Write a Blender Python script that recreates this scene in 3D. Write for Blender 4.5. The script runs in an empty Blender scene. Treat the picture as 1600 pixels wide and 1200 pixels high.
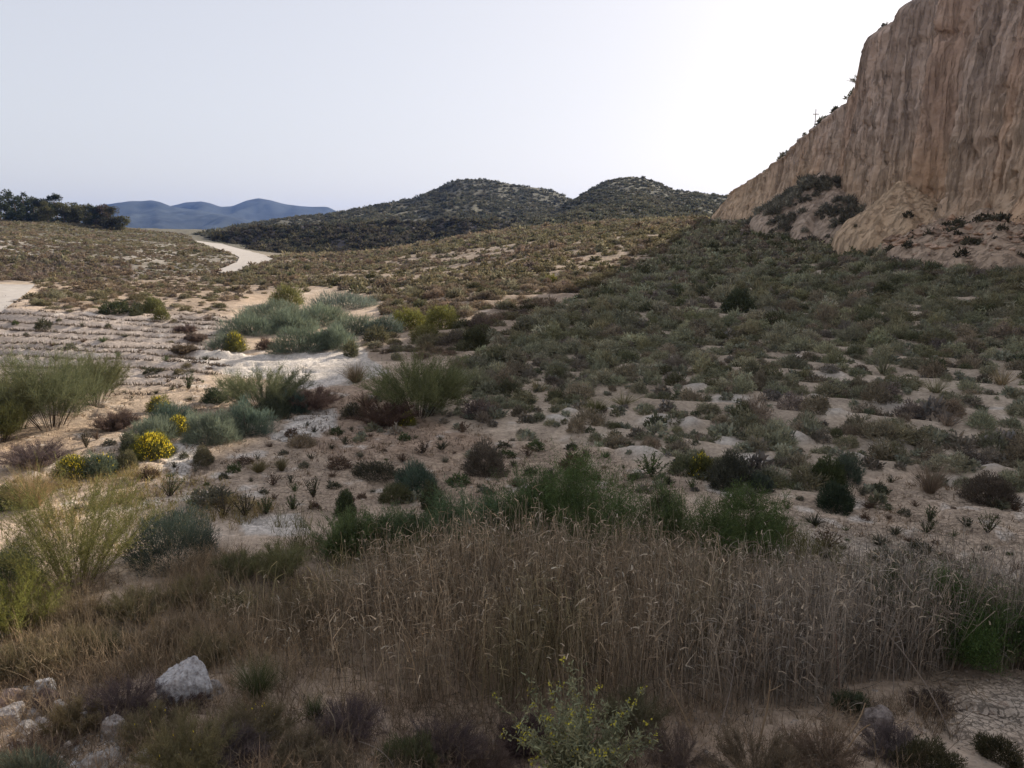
import bpy, math, random
import numpy as np
from math import radians, sin, cos, tan, pi

random.seed(7)
RNG = np.random.default_rng(11)
SC = bpy.context.scene
COL = SC.collection

# ------------------------------------------------------------------ camera model
CAMZ = 5.0
FPX = 1232.0
PITCH = math.atan2(230.0, FPX)
cp, sp = cos(PITCH), sin(PITCH)

def ray(px, py):
    a = (np.asarray(px, float) - 800.0) / FPX
    b = (600.0 - np.asarray(py, float)) / FPX
    return np.stack([a + 0 * b, cp + b * sp, -sp + b * cp], -1)

def at(px, py, Y):
    d = ray(px, py)
    s = np.asarray(Y, float) / d[..., 1]
    p = d * s[..., None]
    p[..., 2] += CAMZ
    return p

def project(x, y, z):
    z = z - CAMZ
    f = y * cp - z * sp
    u = y * sp + z * cp
    f = np.where(f < 0.05, 0.05, f)
    return 800 + FPX * x / f, 600 - FPX * u / f

# ------------------------------------------------------------------ noise
def _h(ix, iy, iz, seed):
    n = (ix * 374761393 + iy * 668265263 + iz * 2147483647 + seed * 1274126177) & 0xffffffff
    n = ((n ^ (n >> 13)) * 1274126177) & 0xffffffff
    n = ((n ^ (n >> 16)) * 2246822519) & 0xffffffff
    return ((n ^ (n >> 15)) & 0xffffff) / float(0xffffff)

def vnoise(x, y, z=None, seed=0):
    x = np.asarray(x, float); y = np.asarray(y, float)
    z = np.zeros_like(x + y) if z is None else np.asarray(z, float)
    x, y, z = np.broadcast_arrays(x, y, z)
    xi = np.floor(x).astype(np.int64); yi = np.floor(y).astype(np.int64); zi = np.floor(z).astype(np.int64)
    fx = x - xi; fy = y - yi; fz = z - zi
    fx = fx * fx * (3 - 2 * fx); fy = fy * fy * (3 - 2 * fy); fz = fz * fz * (3 - 2 * fz)
    def c(a, b, d):
        return _h(xi + a, yi + b, zi + d, seed)
    r = 0
    for d in (0, 1):
        w0 = fz if d else 1 - fz
        if d and not np.any(fz):
            continue
        r = r + w0 * ((c(0, 0, d) * (1 - fx) + c(1, 0, d) * fx) * (1 - fy) + (c(0, 1, d) * (1 - fx) + c(1, 1, d) * fx) * fy)
    return r * 2 - 1

def fbm(x, y, z=None, oct=4, seed=0, gain=0.5):
    a, s, t = 1.0, 0.0, 0.0
    f = 1.0
    for i in range(oct):
        s = s + a * vnoise(np.asarray(x) * f + 17.3 * i, np.asarray(y) * f - 9.1 * i, None if z is None else np.asarray(z) * f, seed + i * 31)
        t += a
        a *= gain
        f *= 2.03
    return s / t

def smooth(a, b, x):
    t = np.clip((x - a) / (b - a), 0, 1)
    return t * t * (3 - 2 * t)

def inpoly(px, py, poly):
    px = np.asarray(px); py = np.asarray(py)
    c = np.zeros(px.shape, bool)
    n = len(poly)
    j = n - 1
    for i in range(n):
        xi, yi = poly[i]; xj, yj = poly[j]
        if yi != yj:
            c ^= ((yi > py) != (yj > py)) & (px < (xj - xi) * (py - yi) / (yj - yi) + xi)
        j = i
    return c

# ------------------------------------------------------------------ terrain
# knots: (pixel column, pixel row, distance) or explicit x, y, z
K = []
def k(px, py, Y):
    p = at(px, py, Y); K.append((p[0], p[1], p[2]))
def kz(x, y, z):
    K.append((x, y, z))
for x in (-40, -12, 0, 12, 40):
    kz(x, 0.6, 3.4); kz(x, 2.6, 2.2); kz(x, 4.6, 0.8)
for x in (-30, -14, -7, 0, 7, 14, 30):
    kz(x, 6.6, 0.0)
    kz(x, 9.5, -0.02)
for x in (-14, -5, 5, 12):
    kz(x, 13.5, 0.02)
for p in [(800,650,21.8),(1200,700,18.6),(1560,715,18),(1200,600,25),(1560,600,24.6),(1200,500,36),(1560,500,32.5),(1200,430,52),
          (1560,440,40),(1600,402,45),(1430,385,57),(1300,385,66),(1245,352,78),(1170,345,96),(1100,344,112),(1000,380,80),(900,450,48),(900,400,72),
          (900,352,130),(1000,348,120),(700,490,43),(700,425,80),(750,368,150),(620,392,135),(500,405,125),(430,412,118),(600,450,62),
          (300,700,18.5),(500,562,32.2),(100,600,27.2),(50,590,28.6),(50,485,43),(300,490,46),(350,560,33.2),(500,470,55),
          (20,457,52),(-60,452,52),(0,440,62),(100,440,66),(300,432,84),(100,432,80),(250,440,80),(100,400,105),(200,402,108),(100,372,150),
          (100,348,205),(0,346,205),(-150,346,205),(190,362,200),(250,367,200),(290,373,215),(330,381,175),(360,391,150),(385,399,130),(410,409,115),(350,424,95),
          (300,405,115),(440,398,160)]:
    k(*p)
# dip behind the near rise, then bank crest
for x, y, z in [(-60, 300, 5), (-40, 260, 3), (-80, 260, 6.5), (-30, 175, 1.6), (-5, 190, 4), (25, 190, 6.5), (60, 190, 8), (-200, 300, 8), (0, 320, 6), (80, 320, 9),
                (-300, 1000, 2), (0, 1000, 3), (300, 1000, 4), (-2000, 3500, 0), (0, 3500, 0), (2000, 3500, 0), (60, 30, 3), (80, 60, 6), (80, 110, 8), (-60, 30, 1), (-80, 60, 2.5), (-90, 120, 5)]:
    kz(x, y, z)
K = np.array(K)

def wc(x, y):
    az = np.arctan2(x, y)
    az = np.clip(az, -1.25, 1.25)
    r = np.maximum(np.hypot(x, y), 1.5)
    return np.stack([az * 1.1, np.log(r) * 0.55], -1)

_kc = wc(K[:, 0], K[:, 1])
_C2 = 0.05 ** 2
def _phi(a, b):
    d = ((a[:, None, :] - b[None, :, :]) ** 2).sum(-1)
    return np.sqrt(d + _C2)
_n = len(K)
_A = np.zeros((_n + 1, _n + 1))
_A[:_n, :_n] = _phi(_kc, _kc) - np.eye(_n) * 0.004
_A[:_n, _n] = 1; _A[_n, :_n] = 1
# elevation is solved in a scale that grows with distance, so near relief stays fine
_sc = np.hypot(K[:, 0], K[:, 1]) * 0.02 + 0.3
_W = np.linalg.solve(_A, np.concatenate([K[:, 2] / _sc, [0]]))
def base_z(x, y):
    x = np.asarray(x, float); y = np.asarray(y, float)
    sh = np.broadcast(x, y).shape
    xf = np.broadcast_to(x, sh).ravel(); yf = np.broadcast_to(y, sh).ravel()
    out = np.empty(len(xf))
    for i in range(0, len(xf), 60000):
        q = wc(xf[i:i + 60000], yf[i:i + 60000])
        out[i:i + 60000] = (_phi(q, _kc) @ _W[:_n] + _W[_n]) * (np.hypot(xf[i:i + 60000], yf[i:i + 60000]) * 0.02 + 0.3)
    r = np.hypot(xf, yf)
    back = smooth(0.2, -1.5, yf / np.maximum(r, 0.1) * 2)
    out = out * (1 - back) + back * 3.4
    out = np.where(r > 3600, np.minimum(out, 3), out)
    return out.reshape(sh)

# zones of the photograph, used to decide where each cover grows
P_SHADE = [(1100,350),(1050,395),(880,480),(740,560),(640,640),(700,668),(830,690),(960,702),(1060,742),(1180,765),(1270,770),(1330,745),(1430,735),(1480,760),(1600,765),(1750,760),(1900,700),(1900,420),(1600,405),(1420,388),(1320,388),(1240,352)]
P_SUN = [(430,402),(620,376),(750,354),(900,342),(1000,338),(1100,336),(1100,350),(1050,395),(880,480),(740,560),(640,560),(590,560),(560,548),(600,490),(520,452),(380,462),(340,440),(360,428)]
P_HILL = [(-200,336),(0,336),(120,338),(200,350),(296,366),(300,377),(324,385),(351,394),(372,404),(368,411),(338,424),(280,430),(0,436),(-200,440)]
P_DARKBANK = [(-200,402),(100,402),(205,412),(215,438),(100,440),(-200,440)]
P_MID = [(60,440),(330,424),(430,436),(385,465),(350,492),(160,494),(50,478)]
P_FURROW = [(-200,500),(0,484),(160,492),(350,492),(352,560),(320,590),(240,604),(-200,604)]
P_WHITE = [(285,560),(340,548),(450,552),(560,545),(605,575),(545,592),(470,602),(380,585),(300,575)]
P_WHITE2 = [(262,690),(312,690),(322,715),(296,730),(310,752),(270,750),(262,720)]
P_WHITE3 = [(480,640),(530,636),(525,665),(450,690),(420,680)]
P_WHITE4 = [(370,800),(470,800),(490,830),(380,835)]
P_RED = [(480,604),(600,598),(640,640),(760,690),(700,712),(560,715),(470,700),(520,655)]
P_MUD = [(1170,800),(1260,815),(1420,850),(1600,880),(1800,900),(1800,960),(1560,925),(1400,880),(1250,870)]
P_MUD2 = [(1440,1075),(1800,1040),(1800,1160),(1600,1150),(1480,1140)]
P_SAND = [(0,610),(230,606),(330,596),(480,606),(600,600),(640,645),(700,672),(830,694),(960,706),(1060,748),(1180,770),(1290,780),(1420,745),(1600,770),(1800,770),(1800,900),(1560,870),(1300,840),(1220,790),(900,760),(480,800),(300,800),(0,800)]
P_REEDS = [(230,905),(330,870),(520,845),(800,822),(1000,850),(1240,862),(1330,880),(1520,905),(1800,930),(1800,1050),(1560,1062),(1450,1075),(1330,1072),(1240,1082),(1100,1092),(960,1100),(780,1098),(640,1085),(500,1040),(400,1000),(300,960)]
P_DRY = [(0,890),(200,880),(330,860),(500,840),(640,1090),(560,1110),(420,1075),(330,1045),(120,1050),(0,1060)]

def soft(px, py, poly, j=6.0, seed=5):
    """0..1 membership with a ragged soft edge"""
    s = np.zeros(np.shape(px))
    rg = np.random.default_rng(seed)
    jy = np.clip((py - 350) / 250.0, 0.15, 1.6)
    for _ in range(6):
        dx, dy = rg.normal(0, j, 2)
        s += inpoly(px + dx, py + dy * 0.5 * jy, poly)
    return s / 6

HUMMOCKS = [(1030,662,60,22),(1300,650,46,16),(1140,626,70,14),(1272,620,30,12),(1390,637,60,14),(1075,665,40,14),(1010,712,80,12),(1390,700,60,16),(1240,690,50,12),
            (1130,690,60,12),(960,640,40,10),(870,655,46,10),(1180,720,60,12),(1330,720,50,14),(1540,735,60,14),(1470,690,50,10),(1090,610,40,8),(1300,590,40,8),(1500,555,34,5),(1240,560,30,6),
            (1280,430,26,5),(1160,470,30,5),(1060,470,24,5),(1180,455,22,4),(1240,460,18,4),(890,645,30,8),(1560,640,40,8)]

def ground_fields(x, y, zb):
    """microrelief (m) and colour channels for ground points"""
    r = np.hypot(x, y)
    px, py = project(x, y, zb)
    front = (y > 1.0) & (r < 420)
    wx = px + 14 * fbm(x * 0.35, y * 0.35, oct=3, seed=3)
    wy = py + 7 * fbm(x * 0.35, y * 0.35, oct=3, seed=9) * np.clip((py - 345) / 200, 0.1, 1.5)
    def m(poly, j=6.0):
        return np.where(front, soft(wx, wy, poly, j), 0.0)
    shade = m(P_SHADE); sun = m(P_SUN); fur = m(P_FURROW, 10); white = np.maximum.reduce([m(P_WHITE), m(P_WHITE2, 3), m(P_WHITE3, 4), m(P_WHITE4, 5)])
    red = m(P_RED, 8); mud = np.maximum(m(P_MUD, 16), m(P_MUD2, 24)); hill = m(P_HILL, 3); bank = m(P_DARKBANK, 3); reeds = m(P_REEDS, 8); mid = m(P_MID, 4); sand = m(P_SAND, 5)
    d = 0.05 * fbm(x * 0.8, y * 0.8, oct=4, seed=21) + 0.014 * fbm(x * 5, y * 5, oct=3, seed=22) * smooth(60, 25, r)
    d = d + 0.25 * fbm(x * 0.12, y * 0.12, oct=3, seed=41) * smooth(20, 60, r) + 0.7 * fbm(x * 0.05, y * 0.05, oct=4, seed=43) * hill * smooth(70, 120, r)
    # plough terraces on the gentle slopes
    def saw(s):
        f = s - np.floor(s)
        return np.where(f < 0.72, f / 0.72, (1 - f) / 0.28) - 0.5
    wv = fbm(x * 0.13, y * 0.13, oct=3, seed=51)
    s1 = (0.335 * x + 0.94 * y + 1.3 * wv) / 1.65
    br = smooth(-0.45, 0.25, fbm(x * 0.22, y * 0.22, oct=2, seed=53))
    d = d + 0.24 * saw(s1) * np.clip(shade + 0.8 * sun + 0.5 * smooth(14, 17, y) * (x > 0) * (r < 30), 0, 1) * br
    s2 = (y + 0.06 * x + 0.45 * wv + 0.22 * fbm(x * 0.5, y * 0.5, oct=2, seed=57)) / 1.45
    d = d + 0.50 * saw(s2) * np.clip(fur + 0.6 * white + 0.4 * mid, 0, 1) * (0.65 + 0.5 * fbm(x * 0.3, y * 0.8, oct=2, seed=58))
    # small runnels on bare soil
    rn = np.abs(fbm(x * 0.55, y * 0.9, oct=3, seed=61))
    d = d - 0.10 * smooth(0.10, 0.0, rn) * np.clip(sand + mud + white, 0, 1)
    hum = np.zeros_like(x)
    for hx, hy, hw, hh in HUMMOCKS:
        p = HP[(hx, hy)]
        sx = hw * p[1] / FPX * 0.5
        sy = sx * 0.8
        q = ((x - p[0]) / sx) ** 2 + ((y - p[1]) / sy) ** 2
        hum = np.maximum(hum, np.exp(-np.minimum(q, 20) ** 1.5))
    d = d + 0.13 * hum * (1 + 0.4 * fbm(x * 2.5, y * 2.5, oct=2, seed=71))
    d = d * smooth(1.0, 4.0, r)
    flat = np.where(front, np.maximum(soft(px, py, ROADPX, 1.5), soft(px, py, TRACKPX, 2.0)), 0)
    d = d * (1 - flat) - 0.05 * flat
    # colours (base colours of soil; furrow risers also carry painted shade)
    A = lambda *c: np.array(c)
    def mix(c, t, col):
        return c * (1 - t[:, None]) + col[None, :] * t[:, None]
    n1 = fbm(x * 0.5, y * 0.5, oct=4, seed=81); n2 = fbm(x * 2.2, y * 2.2, oct=3, seed=83); n3 = fbm(x * 0.16, y * 0.16, oct=3, seed=85)
    c = np.tile(A(0.390, 0.298, 0.218), (len(x), 1))
    c = mix(c, smooth(-0.1, 0.6, n1) * 0.6, A(0.45, 0.365, 0.285))
    c = mix(c, smooth(0.0, 0.7, n3) * 0.6, A(0.345, 0.245, 0.165))
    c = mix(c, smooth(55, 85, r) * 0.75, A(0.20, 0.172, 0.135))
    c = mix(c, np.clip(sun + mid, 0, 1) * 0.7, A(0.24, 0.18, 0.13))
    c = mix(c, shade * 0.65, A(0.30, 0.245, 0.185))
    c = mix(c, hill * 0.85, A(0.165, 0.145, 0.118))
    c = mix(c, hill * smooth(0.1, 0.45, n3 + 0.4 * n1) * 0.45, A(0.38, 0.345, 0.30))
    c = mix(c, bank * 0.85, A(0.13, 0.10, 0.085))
    c = mix(c, fur * 0.8, A(0.345, 0.29, 0.25))
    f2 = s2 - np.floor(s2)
    c = mix(c, np.clip(fur + 0.35 * white, 0, 1) * smooth(0.66, 0.76, f2) * smooth(1.0, 0.9, f2) * smooth(-0.7, -0.1, n2 + 0.5 * n1) * 0.9, A(0.13, 0.104, 0.085))  # furrow risers: litter tone plus their backlit shade, painted in as dark stripes
    c = mix(c, red * 0.75, A(0.335, 0.235, 0.165))
    ws = smooth(0.15, 0.75, white + 0.5 * n2)
    c = mix(c, ws * 0.85, A(0.56, 0.505, 0.445))
    salt = smooth(0.25, 0.6, n2 + 0.4 * n1) * np.clip(sand + fur * 0.6, 0, 1)
    c = mix(c, salt * 0.5, A(0.60, 0.55, 0.49))
    c = mix(c, mud * 0.8, A(0.43, 0.36, 0.29))
    c = mix(c, reeds * 0.7, A(0.22, 0.165, 0.115))
    c = mix(c, hum * 0.75, A(0.43, 0.39, 0.34))
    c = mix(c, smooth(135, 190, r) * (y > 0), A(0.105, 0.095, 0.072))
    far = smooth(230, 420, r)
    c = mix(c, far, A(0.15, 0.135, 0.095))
    c = c * (1 + 0.22 * n2 + 0.14 * n1)[:, None]
    crack = np.clip(mud * 1.0 + 0.45 * sand + 0.3 * white, 0, 1)
    c = c * 1.22
    return d, np.clip(c, 0.02, 0.85), crack

# grid
NR, NA = 860, 560
_azf = np.linspace(-0.80, 0.80, NA)
_azb = np.linspace(0.80, 2 * pi - 0.80, 122)[1:-1]
AZ = np.concatenate([_azf, _azb])
LR = np.concatenate([np.linspace(math.log(1.6), math.log(260), NR - 70), np.linspace(math.log(260), math.log(4300), 71)[1:]])
RR = np.exp(LR)
GX = RR[:, None] * np.sin(AZ)[None, :]
GY = RR[:, None] * np.cos(AZ)[None, :]
GB = base_z(GX, GY)

def lookup(G, x, y):
    az = np.arctan2(x, y)
    az = np.where(az < -0.8, az + 2 * pi, az)
    ia = np.interp(az, np.append(AZ, 2 * pi - 0.80), np.arange(len(AZ) + 1))
    ir = np.interp(np.log(np.maximum(np.hypot(x, y), 1.6)), LR, np.arange(NR))
    i0 = np.clip(ir.astype(int), 0, NR - 2); fr = np.clip(ir - i0, 0, 1)
    j0 = ia.astype(int) % len(AZ); fa = ia - np.floor(ia); j1 = (j0 + 1) % len(AZ)
    return (G[i0, j0] * (1 - fa) + G[i0, j1] * fa) * (1 - fr) + (G[i0 + 1, j0] * (1 - fa) + G[i0 + 1, j1] * fa) * fr

def hit(px, py, G=None, far=260.0):
    """first meeting of a pixel's ray with the ground, as x, y, z"""
    G = GB if G is None else G
    d = ray(px, py)
    ts = np.exp(np.linspace(math.log(4.5), math.log(far), 1500))
    x = d[0] / d[1] * ts; z = CAMZ + d[2] / d[1] * ts
    g = lookup(G, x, ts)
    b = np.nonzero(z < g)[0]
    i = b[0] if len(b) else len(ts) - 1
    return np.array([x[i], ts[i], g[i]])

ROADL = [(299,376.5),(325,384),(352,393),(374,403),(370,411),(336,424)]
ROADR = [(304,376.2),(347,382),(390,393),(427,406),(410,413),(352,428)]
ROADPX = ROADL + ROADR[::-1]
TRACKPX = [(-120,444),(-20,444),(54,447),(40,462),(8,486),(-20,505),(-120,520)]
HP = {(h[0], h[1]): hit(h[0], h[1]) for h in HUMMOCKS}

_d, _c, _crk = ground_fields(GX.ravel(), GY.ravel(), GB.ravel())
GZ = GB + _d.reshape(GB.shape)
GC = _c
def gz(x, y):
    return lookup(GZ, np.asarray(x, float), np.asarray(y, float))

# ------------------------------------------------------------------ mesh helpers
def mesh_from(name, V, F, col=None, extra=None, smooth_shade=False):
    """V (n,3), F (m,3|4) arrays -> mesh datablock; col (n,3) goes into attribute tint"""
    me = bpy.data.meshes.new(name)
    V = np.ascontiguousarray(V, np.float32); F = np.ascontiguousarray(F, np.int32)
    m, kk = F.shape
    me.vertices.add(len(V)); me.vertices.foreach_set('co', V.ravel())
    me.loops.add(m * kk); me.loops.foreach_set('vertex_index', F.ravel())
    me.polygons.add(m); me.polygons.foreach_set('loop_start', np.arange(m, dtype=np.int32) * kk)
    me.polygons.foreach_set('loop_total', np.full(m, kk, np.int32))
    me.polygons.foreach_set('use_smooth', np.full(m, smooth_shade))
    me.update(calc_edges=True)
    if col is not None:
        a = me.attributes.new('tint', 'FLOAT_COLOR', 'POINT')
        c = np.ones((len(V), 4), np.float32); c[:, :3] = col
        a.data.foreach_set('color', c.ravel())
    if extra is not None:
        for kx, v in extra.items():
            a = me.attributes.new(kx, 'FLOAT', 'POINT'); a.data.foreach_set('value', np.ascontiguousarray(v, np.float32))
    return me

def obj(name, me, mat, parent=None, color=None):
    o = bpy.data.objects.new(name, me); COL.objects.link(o)
    if mat is not None and len(me.materials) == 0:
        me.materials.append(mat)
    if parent is not None:
        o.parent = parent
    if color is not None:
        o.color = (*color, 1)
    return o

def tag(o, label, cat, group=None):
    o['label'] = label; o['category'] = cat
    if group: o['group'] = group
    return o

def kind(o, k_, label=None, cat=None):
    o['kind'] = k_
    if label: o['label'] = label
    if cat: o['category'] = cat
    return o

def grid_faces(n, m, wrap=False):
    i, j = np.meshgrid(np.arange(n - 1), np.arange(m if wrap else m - 1), indexing='ij')
    a = i * m + j; b = i * m + (j + 1) % m; c = (i + 1) * m + (j + 1) % m; d = (i + 1) * m + j
    return np.stack([a, b, c, d], -1).reshape(-1, 4)

def nrm(v):
    return v / np.maximum(np.linalg.norm(v, axis=-1, keepdims=True), 1e-9)

class Strips:
    """collects ribbons (leaves, twigs, stalks) into one mesh"""
    def __init__(s):
        s.V = []; s.F = []; s.C = []; s.n = 0
    def add(s, P, D, L, W, rng, segs=1, bend=None, tip=0.35, col=None, side=None):
        P = np.atleast_2d(P); n = len(P)
        if n == 0:
            return None
        L = np.broadcast_to(np.asarray(L, float), (n,)); W = np.broadcast_to(np.asarray(W, float), (n,))
        D = nrm(np.broadcast_to(D, (n, 3)))
        if side is None:
            side = nrm(np.cross(D, rng.normal(size=(n, 3))))
        t = np.linspace(0, 1, segs + 1)
        ctr = P[:, None, :] + D[:, None, :] * (L[:, None] * t)[..., None]
        if bend is not None:
            ctr = ctr + np.broadcast_to(bend, (n, 3))[:, None, :] * (L[:, None] * t ** 2)[..., None]
        wt = (1 - (1 - tip) * t)[None, :] * W[:, None] * 0.5
        v = np.stack([ctr - side[:, None, :] * wt[..., None], ctr + side[:, None, :] * wt[..., None]], 2)
        s.V.append(v.reshape(-1, 3))
        b = s.n + np.arange(n)[:, None] * (2 * (segs + 1)) + 2 * np.arange(segs)[None, :]
        s.F.append(np.stack([b, b + 1, b + 3, b + 2], -1).reshape(-1, 4))
        if col is None:
            col = np.ones((n, 3))
        col = np.broadcast_to(col, (n, 3))
        s.C.append(np.repeat(col, 2 * (segs + 1), axis=0))
        s.n += n * 2 * (segs + 1)
        return ctr
    def arrays(s):
        return np.concatenate(s.V), np.concatenate(s.F), np.concatenate(s.C)
    def mesh(s, name):
        return mesh_from(name, *s.arrays())

# ------------------------------------------------------------------ materials
def new_mat(name):
    m = bpy.data.materials.new(name); m.use_nodes = True
    nt = m.node_tree; nt.nodes.clear()
    out = nt.nodes.new('ShaderNodeOutputMaterial')
    return m, nt, out

def N(nt, t, **kw):
    n = nt.nodes.new(t)
    for a, v in kw.items():
        setattr(n, a, v)
    return n

def mixcol(nt, blend, fac, a, b):
    n = N(nt, 'ShaderNodeMix', data_type='RGBA', blend_type=blend)
    for key, v in ((0, fac), (6, a), (7, b)):
        if hasattr(v, 'links') or hasattr(v, 'is_output'):
            nt.links.new(v, n.inputs[key])
        elif isinstance(v, (int, float)) and key == 0:
            n.inputs[key].default_value = v
        else:
            n.inputs[key].default_value = (*v, 1) if len(v) == 3 else v
    return n.outputs[2]

def leaf_mat(name, transl=0.3, use_obj=True, rough=0.9):
    m, nt, out = new_mat(name)
    at_ = N(nt, 'ShaderNodeAttribute', attribute_name='tint')
    c = at_.outputs['Color']
    if use_obj:
        oi = N(nt, 'ShaderNodeObjectInfo')
        c = mixcol(nt, 'MULTIPLY', 1.0, oi.outputs['Color'], c)
    d = N(nt, 'ShaderNodeBsdfDiffuse'); nt.links.new(c, d.inputs['Color'])
    if transl > 0:
        t = N(nt, 'ShaderNodeBsdfTranslucent'); nt.links.new(c, t.inputs['Color'])
        mx = N(nt, 'ShaderNodeMixShader'); mx.inputs[0].default_value = transl
        nt.links.new(d.outputs[0], mx.inputs[1]); nt.links.new(t.outputs[0], mx.inputs[2])
        nt.links.new(mx.outputs[0], out.inputs[0])
    else:
        nt.links.new(d.outputs[0], out.inputs[0])
    return m

M_LEAF = leaf_mat('leaf', 0.35)
M_TWIG = leaf_mat('twig', 0.0)
M_MASS = leaf_mat('mass_leaf', 0.3, use_obj=False)
M_REED = leaf_mat('reed_straw', 0.3, use_obj=False)

def ground_mat():
    m, nt, out = new_mat('soil')
    geo = N(nt, 'ShaderNodeNewGeometry')
    at_ = N(nt, 'ShaderNodeAttribute', attribute_name='tint')
    ck = N(nt, 'ShaderNodeAttribute', attribute_name='crack')
    n1 = N(nt, 'ShaderNodeTexNoise'); n1.inputs['Scale'].default_value = 9; n1.inputs['Detail'].default_value = 8; n1.inputs['Roughness'].default_value = 0.65
    n2 = N(nt, 'ShaderNodeTexNoise'); n2.inputs['Scale'].default_value = 1.7; n2.inputs['Detail'].default_value = 6
    v = N(nt, 'ShaderNodeTexVoronoi', feature='DISTANCE_TO_EDGE'); v.inputs['Scale'].default_value = 10.0
    wp = N(nt, 'ShaderNodeVectorMath', operation='ADD')
    sc = N(nt, 'ShaderNodeVectorMath', operation='SCALE'); sc.inputs['Scale'].default_value = 0.16
    nt.links.new(n1.outputs['Color'], sc.inputs[0])
    for n in (n1, n2):
        nt.links.new(geo.outputs['Position'], n.inputs['Vector'])
    nt.links.new(geo.outputs['Position'], wp.inputs[0]); nt.links.new(sc.outputs[0], wp.inputs[1]); nt.links.new(wp.outputs[0], v.inputs['Vector'])
    r1 = N(nt, 'ShaderNodeMapRange'); r1.inputs[1].default_value = 0.3; r1.inputs[2].default_value = 0.7; r1.inputs[3].default_value = 0.68; r1.inputs[4].default_value = 1.3
    nt.links.new(n1.outputs[0], r1.inputs[0])
    c = mixcol(nt, 'MULTIPLY', 1.0, at_.outputs['Color'], r1.outputs[0])
    r2 = N(nt, 'ShaderNodeMapRange'); r2.inputs[1].default_value = 0.35; r2.inputs[2].default_value = 0.65; r2.inputs[3].default_value = 0.86; r2.inputs[4].default_value = 1.14
    nt.links.new(n2.outputs[0], r2.inputs[0])
    c = mixcol(nt, 'MULTIPLY', 1.0, c, r2.outputs[0])
    rc = N(nt, 'ShaderNodeMapRange'); rc.inputs[1].default_value = 0.0; rc.inputs[2].default_value = 0.075; rc.inputs[3].default_value = 0.8; rc.inputs[4].default_value = 0.0
    nt.links.new(v.outputs[0], rc.inputs[0])
    mu = N(nt, 'ShaderNodeMath', operation='MULTIPLY'); nt.links.new(rc.outputs[0], mu.inputs[0]); nt.links.new(ck.outputs['Fac'], mu.inputs[1])
    b = N(nt, 'ShaderNodeBsdfPrincipled'); b.inputs['Roughness'].default_value = 0.95; b.inputs['Specular IOR Level'].default_value = 0.15
    nt.links.new(c, b.inputs['Base Color'])
    su = N(nt, 'ShaderNodeMath', operation='SUBTRACT'); nt.links.new(n1.outputs[0], su.inputs[0]); nt.links.new(mu.outputs[0], su.inputs[1])
    bp = N(nt, 'ShaderNodeBump'); bp.inputs['Strength'].default_value = 1.0; bp.inputs['Distance'].default_value = 0.06
    nt.links.new(su.outputs[0], bp.inputs['Height']); nt.links.new(bp.outputs[0], b.inputs['Normal'])
    nt.links.new(b.outputs[0], out.inputs[0])
    return m

def rough_mat(name, base, dark, scale=2.0, bump=0.1, tint=True, detail=8, light=None):
    m, nt, out = new_mat(name)
    geo = N(nt, 'ShaderNodeNewGeometry')
    n1 = N(nt, 'ShaderNodeTexNoise'); n1.inputs['Scale'].default_value = scale; n1.inputs['Detail'].default_value = detail; n1.inputs['Roughness'].default_value = 0.62
    nt.links.new(geo.outputs['Position'], n1.inputs['Vector'])
    cr = N(nt, 'ShaderNodeValToRGB')
    cr.color_ramp.elements[0].position = 0.32; cr.color_ramp.elements[0].color = (*dark, 1)
    cr.color_ramp.elements[1].position = 0.56; cr.color_ramp.elements[1].color = (*base, 1)
    if light:
        e = cr.color_ramp.elements.new(0.72); e.color = (*light, 1)
    nt.links.new(n1.outputs[0], cr.inputs[0])
    c = cr.outputs[0]
    if tint:
        a = N(nt, 'ShaderNodeAttribute', attribute_name='tint')
        c = mixcol(nt, 'MULTIPLY', 1.0, c, a.outputs['Color'])
    b = N(nt, 'ShaderNodeBsdfPrincipled'); b.inputs['Roughness'].default_value = 0.95; b.inputs['Specular IOR Level'].default_value = 0.12
    nt.links.new(c, b.inputs['Base Color'])
    bp = N(nt, 'ShaderNodeBump'); bp.inputs['Strength'].default_value = 1.0; bp.inputs['Distance'].default_value = bump
    nt.links.new(n1.outputs[0], bp.inputs['Height']); nt.links.new(bp.outputs[0], b.inputs['Normal'])
    nt.links.new(b.outputs[0], out.inputs[0])
    return m

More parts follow.
